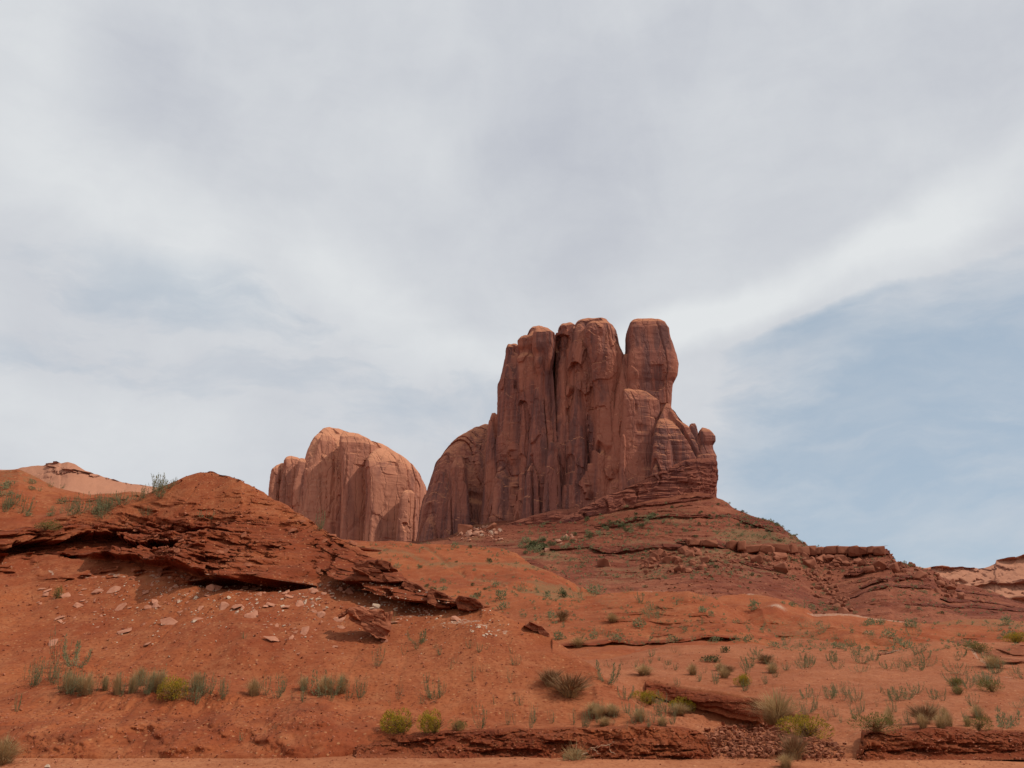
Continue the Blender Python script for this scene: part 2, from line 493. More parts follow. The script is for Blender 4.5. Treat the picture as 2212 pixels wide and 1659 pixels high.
def splat(V, who):
    x, y, z = V[:, 0], V[:, 1], V[:, 2] - CAM_Z
    f = y * cP + z * sP
    ok = f > 1
    u = (z * cP - y * sP)
    px = PW / 2 + x / np.where(ok, f, 1) * FPX
    py = PH / 2 - u / np.where(ok, f, 1) * FPX
    ok &= (px > -60) & (px < PW + 60) & (py > 600) & (py < PH + 60)
    idx = np.nonzero(ok)[0]
    cx = (px[idx] / ZC).astype(int); cy = (py[idx] / ZC).astype(int)
    order = np.argsort(-y[idx])
    for a, b, k in zip(cx[order], cy[order], idx[order]):
        c = ZB.get((a, b))
        if c is None or c[1] >= V[k, 1]: ZB[(a, b)] = (V[k, 0], V[k, 1], V[k, 2], who)


def splat_fast(V, who):
    x, y, z = V[:, 0].astype(np.float64), V[:, 1].astype(np.float64), V[:, 2].astype(np.float64) - CAM_Z
    f = y * cP + z * sP
    ok = f > 1
    fs = np.where(ok, f, 1)
    px = PW / 2 + x / fs * FPX
    py = PH / 2 - (z * cP - y * sP) / fs * FPX
    ok &= (px > -60) & (px < PW + 60) & (py > 600) & (py < PH + 60)
    idx = np.nonzero(ok)[0]
    key = ((px[idx] / ZC).astype(int) + 50) * 4096 + (py[idx] / ZC).astype(int)
    o = np.lexsort((y[idx], key))
    key, idx = key[o], idx[o]
    u, first = np.unique(key, return_index=True)
    for k, i in zip(u.tolist(), idx[first].tolist()):
        c = ZB.get(k)
        if c is None or c[1] > V[i, 1]: ZB[k] = (float(V[i, 0]), float(V[i, 1]), float(V[i, 2]), who)


def hit(px, py):
    """the point of the ground seen at (px, py)"""
    bx, by = int(px / ZC) + 50, int(py / ZC)
    for r in range(0, 5):
        best = None
        for dx in range(-r, r + 1):
            for dy in range(-r, r + 1):
                c = ZB.get((bx + dx) * 4096 + by + dy)
                if c and (best is None or c[1] < best[1]): best = c
        if best: return best
    return None


def lerp_line(pts, cols):
    p = np.array(sorted(pts), float)
    return [np.interp(cols, p[:, 0], p[:, j]) for j in range(1, p.shape[1])]


def to_world(px, py, d):
    a, b, c = ray(px, py)
    return a / b * d, d + 0 * px, CAM_Z + c / b * d


def box_smooth(A, w, axis=0):
    if w < 1: return A
    k = 2 * w + 1
    pad = [(0, 0)] * A.ndim; pad[axis] = (w, w)
    B = np.pad(A, pad, mode='edge')
    cs = np.cumsum(B, axis=axis)
    z = np.zeros_like(np.take(cs, [0], axis=axis))
    cs = np.concatenate([z, cs], axis=axis)
    n = A.shape[axis]
    return (np.take(cs, np.arange(k, k + n), axis=axis) - np.take(cs, np.arange(0, n), axis=axis)) / k


def cols_for(a, b, step, ext_a=None, ext_b=None, big=14):
    c = np.arange(a, b + step, step)
    L = [c]
    if ext_a is not None: L.insert(0, np.arange(ext_a, a, big))
    if ext_b is not None: L.append(np.arange(b + step + big, ext_b, big))
    return np.concatenate(L)


def sheet(name, lines, rows, cols, disp, mat, soft=6, soft_c=0, register=True, kind='structure', wiggle=None):
    """a piece of terrain through lines; each line is ('p', [(px, py, depth)...]) for a line one sees,
    or ('h', [(px, height, depth)...]) for one hidden behind a crest"""
    X, Y, Z, PYs = [], [], [], []
    for kind_, pts in lines:
        a, d = lerp_line(pts, cols)
        if kind_ == 'p':
            x, y, z = to_world(cols, a, d); PYs.append(a)
        else:
            # the ray fan of this column, at depth d
            py0 = PYs[-1]
            x0, _, _ = to_world(cols, py0, d); x, y, z = x0, d, a; PYs.append(py0 - 3)
        X.append(x); Y.append(y); Z.append(z)
    X, Y, Z, PYs = map(np.array, (X, Y, Z, PYs))
    t = np.concatenate([np.arange(n) / n + i for i, n in enumerate(rows)] + [[len(rows)]])
    t = np.minimum(t, len(lines) - 1 - 1e-9)
    i = np.floor(t).astype(int); f = (t - i)[:, None]
    lin = lambda A: A[i] * (1 - f) + A[np.minimum(i + 1, len(A) - 1)] * f
    X, Y, Z, PY = lin(X), lin(Y), lin(Z), lin(PYs)
    if soft:
        for _ in range(2): X, Y, Z = (box_smooth(A, soft, 0) for A in (X, Y, Z))
    if soft_c:
        for _ in range(2): Y, Z = (box_smooth(A, soft_c, 1) for A in (Y, Z))
    PX = np.broadcast_to(cols, X.shape)
    # horizontal outward direction
    dXc, dYc = np.gradient(X, axis=1), np.gradient(Y, axis=1)
    nx, ny = dYc, -dXc
    nl = np.hypot(nx, ny) + 1e-9; nx, ny = nx / nl, ny / nl
    nx, ny = box_smooth(nx, 8, 1), box_smooth(ny, 8, 1)
    out, up, paint = disp(X, Y, Z, PX, PY, t[:, None] + 0 * X)
    V = np.stack([X + nx * out, Y + ny * out, Z + up], -1)
    V = V.reshape(-1, 3)
    if register: splat_fast(V, name)
    o = mesh_obj(name, V, grid_faces(*X.shape), mat, paint=np.stack(paint, -1).reshape(-1, 3))
    if kind: o['kind'] = kind
    return o


def interp(px, pts):
    p = np.array(pts, float)
    return np.interp(px, p[:, 0], p[:, 1])


def ledge(PX, PY, line, half, edge=0.35):
    """1 in a band that follows a line on the slope, half = half-height in photo pixels (number or list)"""
    c = interp(PX, line)
    h = interp(PX, half) if isinstance(half, list) else half
    q = np.abs(PY - c) / np.maximum(h, 0.01)
    return (1 - smooth(1 - edge, 1 + edge, q)) * (h > 0.3)

# ---------------------------------------------------------------- the big ground, the road
def build_plain():
    s = 9000
    V = [(-s, -200, -1.2), (s, -200, -1.2), (s, s, -1.2), (-s, s, -1.2)]
    n = 40
    xs = np.linspace(-s, s, n); ys = np.linspace(-300, s, n)
    X, Y = np.meshgrid(xs, ys)
    Vv = np.stack([X, Y, -1.2 + 0 * X], -1).reshape(-1, 3)
    o = mesh_obj('ground', Vv, grid_faces(n, n), M['hills'], paint=np.zeros_like(Vv))
    o['kind'] = 'structure'


def build_road():
    xs = np.linspace(-90, 90, 700); ys = np.concatenate([np.linspace(-30, 18, 60), np.linspace(18.3, 33, 150)])
    X, Y = np.meshgrid(xs, ys)
    Z = 0.05 * fbm(X / 9, Y / 3, 0, 3, 3) + 0.07 * smooth(27.0, 28.2, Y + .5 * vn(X / 1.3, 0, 0, 9)) + 0.018 * fbm(X / 0.8, Y / 0.3, 0, 5, 3)
    for yr in (20.5, 22.3, 25.2, 26.5, 27.3):
        yy = yr + 0.25 * vn(X / 14, yr, 0, 7)
        Z = Z - 0.05 * np.exp(-((Y - yy) / 0.16) ** 2) + 0.025 * np.exp(-((Y - yy - .3) / 0.15) ** 2)
    V = np.stack([X, Y, Z], -1).reshape(-1, 3)
    splat_fast(V, 'dirt_road')
    o = mesh_obj('dirt_road', V, grid_faces(*X.shape), M['road'], paint=np.zeros_like(V))
    o['kind'] = 'structure'


# ---------------------------------------------------------------- the sandy flat in front
def build_flat():
    cols = cols_for(560, 2260, 1.6, -800, 3300)
    lines = [
        ('p', [(0, 1652, 28.0), (1535, 1652, 28.0), (1600, 1650, 28.0), (1830, 1640, 28.3), (2212, 1650, 28.0)]),
        ('p', [(0, 1600, 30.5), (1500, 1588, 30.5), (1560, 1590, 30.5), (1640, 1588, 31.0), (1830, 1592, 30.8), (1900, 1574, 30.5), (2212, 1574, 30.5)]),
        ('p', [(0, 1545, 33.5), (1380, 1545, 33.5), (1500, 1556, 34), (1640, 1548, 35), (1800, 1552, 34), (2212, 1548, 34)]),
        ('p', [(0, 1500, 39), (1400, 1515, 38), (1620, 1528, 38), (1700, 1505, 40), (2212, 1500, 40)]),
        ('p', [(0, 1460, 48), (1400, 1470, 46), (1700, 1462, 48), (2212, 1455, 50)]),
        ('p', [(0, 1420, 64), (1200, 1425, 62), (1500, 1415, 64), (1800, 1405, 68), (2212, 1425, 64)]),
        ('p', [(0, 1400, 78), (1200, 1405, 74), (1560, 1392, 80), (1700, 1378, 86), (1900, 1392, 84), (2212, 1400, 80)]),
        ('h', [(0, 3.0, 96), (2212, 3.0, 100)]),
        ('h', [(0, -1.0, 120), (2212, -1.0, 120)])]

    def disp(X, Y, Z, PX, PY, T):
        up = -.6 * (1 - smooth(0, .2, T)) + 0.22 * fbm(X / 7, Y / 7, 0, 11, 4) * smooth(29, 40, Y) + 0.05 * fbm(X / 1.3, Y / 1.3, 0, 12, 3) + 0.02 * fbm(X / .35, Y / .35, 0, 14, 2)
        up = up + 0.8 * fbm(X / 18, Y / 26, 0, 15, 3) * smooth(50, 75, Y)
        # gully cut: ground steps down in front of a small bank
        cut = interp(PX, [(1330, 1476), (1400, 1480), (1450, 1488), (1540, 1502), (1615, 1514), (1640, 1520)])
        inside = smooth(1330, 1400, PX) * (1 - smooth(1645, 1700, PX))
        wig = 2.0 * vn(PX / 40, 0, 0, 21) + 0.5 * vn(PX / 9, 1, 0, 22)
        face = interp(PX, [(1330, 4), (1420, 8), (1500, 16), (1615, 24)])
        low = smooth(-10, -4, PY - cut)
        back = 1 - smooth(1545, 1585, PY)
        depth = interp(PX, [(1330, 0.2), (1400, 0.55), (1500, 0.95), (1615, 1.25), (1700, 1.0)])
        up = up - depth * low * inside * back
        # a second, shorter bank left of it under the sage
        c2 = interp(PX, [(1180, 1470), (1260, 1484), (1330, 1500), (1360, 1510)])
        in2 = smooth(1230, 1270, PX) * (1 - smooth(1330, 1370, PX))
        up = up - 0.4 * smooth(0, 3, PY - c2 - wig) * (1 - smooth(30, 60, PY - c2)) * in2
        # arched hillock with pale cap on the right
        ar = gb(PX, PY, 2035, 1425, 120, 34)
        up = up + 1.1 * ar * smooth(50, 64, Y)
        up = up + inside * smooth(-6, 0, PY - cut) * (1 - smooth(20, 40, PY - cut)) * .12 * fbm(X / .5, Y / .3, 0, 23, 4)
        rows = ledge(PX, PY, [(1880, 1425), (1926, 1415), (1980, 1400), (2034, 1397), (2090, 1404), (2150, 1432)], [(1880, 0), (1930, 7), (2090, 8), (2150, 3)])
        r2 = ledge(PX, PY, [(2090, 1392), (2150, 1393), (2212, 1387), (2400, 1385)], [(2080, 0), (2130, 5), (2212, 7), (2500, 6)])
        r3 = ledge(PX, PY, [(2100, 1412), (2212, 1412), (2400, 1408)], [(2090, 0), (2150, 4), (2212, 6), (2500, 6)])
        L = np.clip(rows + r2 + r3, 0, 1)
        out = L * (0.9 + 1.1 * strata(X, Z, 0.35, 31, 0.3))
        # facet banks
        pale = ledge(PX, PY, [(1900, 1424), (1960, 1408), (2034, 1404), (2090, 1418), (2150, 1445), (2180, 1460)], 7) * smooth(-.3, .5, fbm(PX / 20, PY / 6, 0, 33, 2)) * (PX > 1900) * (PX < 2190)
        red = 0 * X
        green = 0.45 * smooth(52, 80, Y) * smooth(-.1, .6, fbm(X / 10, Y / 14, 0, 35, 3))
        return out, up, (np.clip(L * .8, 0, 1), .6 * pale, green)
    sheet('sandy_flat', lines, [30, 60, 70, 90, 90, 80, 60, 12, 8], cols, disp, M['flat'], soft=5)


# ---------------------------------------------------------------- roadside banks
def build_gully():
    cols = cols_for(1385, 1668, 1.0)
    top = interp(cols, [(1385, 1481), (1400, 1478), (1430, 1480), (1450, 1484), (1500, 1492), (1540, 1500), (1600, 1509), (1640, 1516), (1668, 1522)])
    ft = interp(cols, [(1385, 1484), (1400, 1490), (1450, 1503), (1500, 1516), (1540, 1527), (1585, 1540), (1620, 1546), (1668, 1548)])
    smp = [(x, hit(x, np.interp(x, cols, top) - 13)) for x in np.arange(1385, 1668, 12)]
    smp = [(x, p) for x, p in smp if p and p[3] == 'sandy_flat']
    d = np.interp(cols, [x for x, p in smp], [p[1] for x, p in smp]); z = np.interp(cols, [x for x, p in smp], [p[2] for x, p in smp])
    d = box_smooth(d, 30); z = box_smooth(z, 30)
    L = [('p', list(zip(cols, ft + 14, d - 1.6))), ('p', list(zip(cols, ft, d - 1.35))), ('p', list(zip(cols, top * .5 + ft * .5, d - 1.2))), ('p', list(zip(cols, top, d - .9))), ('h', list(zip(cols, z + .01, d + .3))),
         ('h', list(zip(cols, z - .15, d + 1.6)))]

    def disp(X, Y, Z, PX, PY, T):
        face = smooth(.6, 1.2, T) * (1 - smooth(2.7, 3.3, T))
        out = face * (.22 * fbm(X / .9, Z / .7, 0, 46, 5, .6) + .35 * vn(X / 2.2, 0, 0, 47) + .10 * strata(X, Z, .3, 48, .4) - .2 * smooth(.1, .5, fbm(X / .8, Z / .5, 0, 49, 3)))
        e = smooth(1385, 1396, PX) * (1 - smooth(1640, 1667, PX))
        up = .05 * fbm(X / .5, Y / .4, 0, 50, 3) - (1 - e) * .8 - .07 * np.abs(vn(X / 1.4, 0, 0, 51)) * (T > 2.5)
        return out, up, (face * .8, 0 * X, 0 * X)
    sheet('gully_bank', L, [6, 26, 26, 8, 8], cols, disp, M['bank'], soft=2)


def build_bank(name, top, foot, a, b, back, depth=0.95, hgt_rough=1.0, seed=40, soft=3, ends=(12, 12)):
    cols = cols_for(a, b, 1.1)
    def line(pts, d): return ('p', [(x, y, d) for x, y in pts])
    mid = [(x, np.interp(x, [p[0] for p in foot], [p[1] for p in foot]) * 0.42 + y * 0.58) for x, y in top]
    lines = [line([(x, y + 10) for x, y in foot], 27.9), line(foot, 28.15), line(mid, 28.15 + depth * .45), line(top, 28.15 + depth),
             ('p', [(x, y - 3, 28.15 + depth + back * .5) for x, y in top]),
             ('h', [(a, -.3, 28.2 + depth + back), (b, -.3, 28.2 + depth + back)])]

    def disp(X, Y, Z, PX, PY, T):
        e = smooth(a, a + ends[0] * 1.6, PX + 9 * fbm(PX / 9, Z / .2, 0, seed + 20, 3)) * (1 - smooth(b - ends[1] * 1.6, b, PX + 7 * fbm(PX / 9, Z / .2, 0, seed + 21, 3)))
        face = smooth(0.9, 1.4, T) * (1 - smooth(2.8, 3.8, T))
        val, ed = cell(X / 0.33 + 0.3 * vn(X * 3, Z * 3, 0, 1), Z / 0.16, seed)
        v2, e2 = cell(X / 0.13, Z / 0.08, seed + 1)
        out = face * (0.05 * val + 0.04 * v2 + 0.34 * fbm(X / 1.2, Z / .7, 0, seed + 2, 5, .6) + .05 * vn(X / .1, Z / .08, 0, seed + 12))
        out = out - face * .22 * smooth(.1, .5, fbm(X / 1.6, Z / .22, 0, seed + 13, 3))
        out = out + 0.30 * face * fbm(X / 3.5, 1.0, 0, seed + 3, 2)
        up = 0.05 * fbm(X / .6, Y / .6, 0, seed + 6, 4) * (T > 2.4) + 0.10 * fbm(X / 2.3, Y / 2, 0, seed + 7, 3) * smooth(2, 3, T)
        up = up - (1 - e) * (Z + 0.35)
        return out, up, (np.clip(face * (.35 + .5 * fbm(X / 1.5, Z / .4, 0, seed + 8, 3)), 0, .9), 0 * X, 0 * X)
    return sheet(name, lines, [6, 46, 46, 22, 10], cols, disp, M['bank'], soft=soft)


def build_banks():
    build_bank('roadside_bank', [(700, 1625), (751, 1612), (773, 1605), (806, 1600), (881, 1589), (969, 1579), (1107, 1574), (1286, 1570), (1412, 1571), (1487, 1578), (1512, 1584), (1545, 1604), (1560, 1640)],
               [(700, 1636), (900, 1640), (1110, 1648), (1300, 1653), (1535, 1655), (1570, 1655)], 735, 1550, 2.2, ends=(22, 16))
    build_bank('roadside_bank', [(1800, 1612), (1836, 1590), (1850, 1580), (1908, 1577), (2008, 1578), (2212, 1576), (3000, 1576)],
               [(1800, 1632), (1883, 1642), (1958, 1638), (2083, 1634), (2212, 1633), (3000, 1633)], 1824, 2900, 2.2, seed=60, ends=(30, 10))


# ---------------------------------------------------------------- the big mound with its ledges
CREST = [(-900, 1190), (-400, 1168), (0, 1150), (68, 1141), (125, 1113), (176, 1097), (240, 1083), (301, 1066), (340, 1048), (376, 1033), (400, 1022),
         (430, 1014), (464, 1011), (500, 1014), (522, 1020), (530, 1029), (560, 1049), (585, 1066), (625, 1091), (655, 1110), (685, 1134), (741, 1159),
         (793, 1184), (826, 1204), (856, 1224), (901, 1249), (939, 1267), (985, 1284), (1030, 1294), (1045, 1310), (1080, 1325), (1110, 1337), (1183, 1377), (1223, 1398),
         (1290, 1440), (1361, 1500), (1410, 1545), (1440, 1572)]
CREST_D = [(-900, 56), (0, 54), (200, 58), (464, 60), (600, 57), (741, 53), (856, 48.5), (964, 45), (1045, 43), (1110, 42), (1223, 40), (1361, 35.5), (1440, 32)]
FOOT_D = 31.0


def build_mound():
    cols = cols_for(-30, 1438, 1.25, -900, None)
    cr = interp(cols, CREST); cd = interp(cols, CREST_D)
    foot = interp(cols, [(-900, 1560), (700, 1562), (760, 1580), (1000, 1585), (1300, 1580), (1440, 1578)])
    lines = [('p', list(zip(cols, np.interp(cols, [690, 830], [1650, 1600]), np.interp(cols, [690, 830], [28.0, 29.6]))))]
    ks = [0, .13, .27, .42, .56, .70, .84, 1.0]
    for k in ks:
        py = foot + (cr - foot) * k
        kk = np.interp(k, [0, .13, .27, .42, .56, .70, .84, 1], [0, .175, .27, .40, .53, .68, .83, 1])
        d = 30.2 + (cd - 30.2) * kk
        lines.append(('p', list(zip(cols, py, d))))
    zc = to_world(cols, cr, cd)[2]
    lines.append(('h', list(zip(cols, zc - 1.6, cd + 5))))
    lines.append(('h', list(zip(cols, np.minimum(zc * .45, zc - 3), cd + 16))))
    lines.append(('h', list(zip(cols, 0 * zc - 1.3, cd + 34))))

    def disp(X, Y, Z, PX, PY, T):
        crest = interp(PX, CREST)
        front = (T < 8.02)
        # front face of the roadside part: crumbly low bank
        low = smooth(0.05, .4, T) * (1 - smooth(1.3, 2.1, T)) * (1 - smooth(690, 860, PX))
        up = 0.30 * fbm(X / 6, Y / 6, Z / 6, 71, 4) * smooth(0.6, 2, T) + 0.05 * fbm(X / 1.2, Y / 1.2, Z, 72, 3) + 0.018 * fbm(X / .3, Y / .3, 0, 73, 2)
        wash = np.abs(vn(X / 1.9 + .3 * vn(X, Y / 4, 0, 2), Y / 12, 0, 74))
        up = up - 0.05 * (1 - smooth(0, .35, wash)) * smooth(1.2, 3, T)
        up = up - interp(PX, [(-900, .02), (700, .02), (760, .1), (1400, .25)]) * (1 - smooth(0, 1.1, T)) - .5 * (1 - smooth(0, .12, T))
        # bench rise
        up = up + 0.35 * bump(PX, PY, 300, 1500, 420, 42)
        out = low * (0.48 * fbm(X / 1.2, Z / .6, 0, 75, 5) + 0.05 * strata(X, Z, 0.22, 76, .3) * smooth(0, .5, fbm(X / 3, Z, 0, 78, 2)) + .12 * fbm(X / .3, Z / .2, 0, 77, 3))
        # main ledge zone: beds that stick out more towards its foot, then cut back under
        wig = 5 * vn(PX / 60, 0, 0, 81) + 3 * vn(PX / 17, 1, 0, 82)
        ytop = interp(PX, [(-300, 1160), (0, 1145), (120, 1140), (250, 1128), (400, 1126), (550, 1124), (640, 1140), (700, 1162), (760, 1185), (850, 1222), (950, 1266), (1040, 1302), (1060, 1314), (1130, 1345), (1190, 1376)])
        ybot = interp(PX, [(-300, 1225), (0, 1210), (120, 1203), (250, 1200), (330, 1222), (390, 1238), (430, 1247), (552, 1256), (640, 1257), (672, 1240), (700, 1228), (750, 1250), (790, 1268), (850, 1284), (950, 1304), (1045, 1316), (1080, 1328), (1130, 1352), (1190, 1380)]) + wig
        q = (PY - ytop) / np.maximum(ybot - ytop, 3)
        fade = smooth(-200, 0, PX + 200) * (1 - smooth(1018, 1052, PX)) + 0.9 * smooth(1108, 1125, PX) * (1 - smooth(1180, 1195, PX))
        amp = interp(PX, [(-300, 1.1), (0, 1.1), (150, 1.5), (260, 1.3), (330, 0.8), (400, 1.5), (550, 1.9), (650, 1.6), (690, .5), (735, .7), (765, 1.6), (870, 1.5), (960, .9), (1030, .35), (1190, .3)])
        prof = smooth(-0.05, 0.85, q) * (1 - smooth(0.97, 1.0, q))
        zone = smooth(-0.15, 0.15, q) * (1 - smooth(0.97, 1.02, q))
        Bz = (ybot - wig - PY) * .0245 + .12 * fbm(X / 2.5, Z / 2, 0, 88, 3)
        brk = .35 + .9 * smooth(-.35, .35, fbm(X / 3.2, Z / 1.1, 0, 84, 3))
        s1 = 1.2 * brk * strata(X, Bz, 0.50, 83, 0.30)
        s2 = brk * strata(X, Bz, 0.18, 85, 0.7)
        chip = fbm(X / .55, Z / .22, 0, 89, 4)
        mass = bump(PX, PY, 540, 1205, 150, 52)
        s3 = fbm(X / .8, Z / .25, 0, 87, 3)
        ledge_out = fade * (1.3 * amp * prof * (0.85 + 0.35 * vn(X / 2.6, 2, 0, 86)) + zone * ((0.75 - .45 * mass) * s1 + 0.34 * s2 + 0.22 * s3 + (.15 + .35 * mass) * chip))
        # undercut hollows
        st = 3.0 * vn(np.floor(PX / 9 + .7 * vn(PX / 14, 0, 0, 61)) * 1.7, 0, 0, 62) + 2.5 * vn(PX / 33, 5, 0, 63)
        hc = interp(PX, [(0, 1200), (60, 1193), (130, 1190), (200, 1180), (255, 1174), (300, 1184), (345, 1184), (385, 1182)])
        hh = interp(PX, [(8, 0), (20, 10), (70, 13), (120, 12), (150, 14), (180, 20), (250, 20), (256, 12), (290, 11), (310, 4), (330, 9), (380, 7), (392, 0)]) + st
        qh = (PY - hc) / np.maximum(hh, .5)
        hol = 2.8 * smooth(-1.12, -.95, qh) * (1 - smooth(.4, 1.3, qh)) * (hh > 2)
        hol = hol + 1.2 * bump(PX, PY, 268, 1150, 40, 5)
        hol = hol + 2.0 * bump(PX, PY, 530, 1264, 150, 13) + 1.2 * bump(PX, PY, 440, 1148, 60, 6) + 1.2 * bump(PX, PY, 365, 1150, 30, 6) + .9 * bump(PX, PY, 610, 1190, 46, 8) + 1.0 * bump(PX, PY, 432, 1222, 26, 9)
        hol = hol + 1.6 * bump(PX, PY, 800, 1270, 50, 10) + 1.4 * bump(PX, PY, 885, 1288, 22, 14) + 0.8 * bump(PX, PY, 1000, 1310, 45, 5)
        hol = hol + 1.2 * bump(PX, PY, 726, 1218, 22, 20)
        below = fade * smooth(0.98, 1.03, q) * (1 - smooth(1.0, 1.9, (PY - ybot) / 22)) * 0.45
        out = out + ledge_out - hol * (1 + .2 * s2) - below
        # two smooth rounded boulders' bed
        # thin beds above the main zone
        thin = smooth(1050, 1085, PY) * (1 - smooth(-.1, .2, q)) * (.25 * smooth(300, 420, PX) + .75 * smooth(480, 560, PX)) * (1 - smooth(640, 730, PX))
        thin = thin * smooth(.0, .5, fbm(PX / 70, PY / 9, 0, 91, 3)) * .5
        thin = np.maximum(thin, ledge(PX, PY, [(380, 1028), (440, 1018), (500, 1019), (530, 1030), (560, 1052)], [(370, 0), (440, 3), (520, 6), (560, 0)]))
        thin = np.maximum(thin, .8 * (1 - smooth(.0, .25, q)) * smooth(-.7, -.1, q) * fade * smooth(-.2, .4, fbm(PX / 40, PY / 8, 0, 92, 3)))
        thin = np.maximum(thin, smooth(8, 2, PY - crest) * smooth(530, 600, PX) * (1 - smooth(720, 800, PX)))
        out = out + thin * (0.50 * strata(X, Bz, 0.24, 93, .5) + 0.18 * strata(X, Bz, 0.1, 94, .9) + .10 * chip + .12)
        # broken beds below
        sub = ledge(PX, PY, [(-100, 1225), (0, 1226), (150, 1238), (300, 1232), (400, 1236)], 20) * (PX < 420) * fade
        sub = sub * smooth(-.2, .5, fbm(PX / 30, PY / 10, 0, 95, 2))
        out = out + .45 * sub * strata(X, Z, .2, 96, .6) + .1 * sub
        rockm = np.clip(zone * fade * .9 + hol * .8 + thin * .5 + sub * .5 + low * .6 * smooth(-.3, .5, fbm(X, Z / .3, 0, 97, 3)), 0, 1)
        sandy = smooth(.1, .6, fbm(X / 2.5, Z / 1.0, 0, 98, 3)) * (1 - smooth(.75, .95, q))
        rockm = rockm * (1 - .55 * sandy * (hol < .2))
        pale = .65 * ledge(PX, PY, [(0, 1224), (280, 1246), (420, 1250), (640, 1262), (700, 1250), (790, 1285), (880, 1325), (1000, 1345), (1100, 1370)], 9) * smooth(.15, .7, fbm(PX / 14, PY / 5, 0, 99, 2)) * (PX < 1110)
        green = 0 * X
        return out * front, up, (rockm, pale, green)
    return sheet('mound', lines, [24] + [72] * 7 + [14, 12, 10], cols, disp, M['mound'], soft=7)


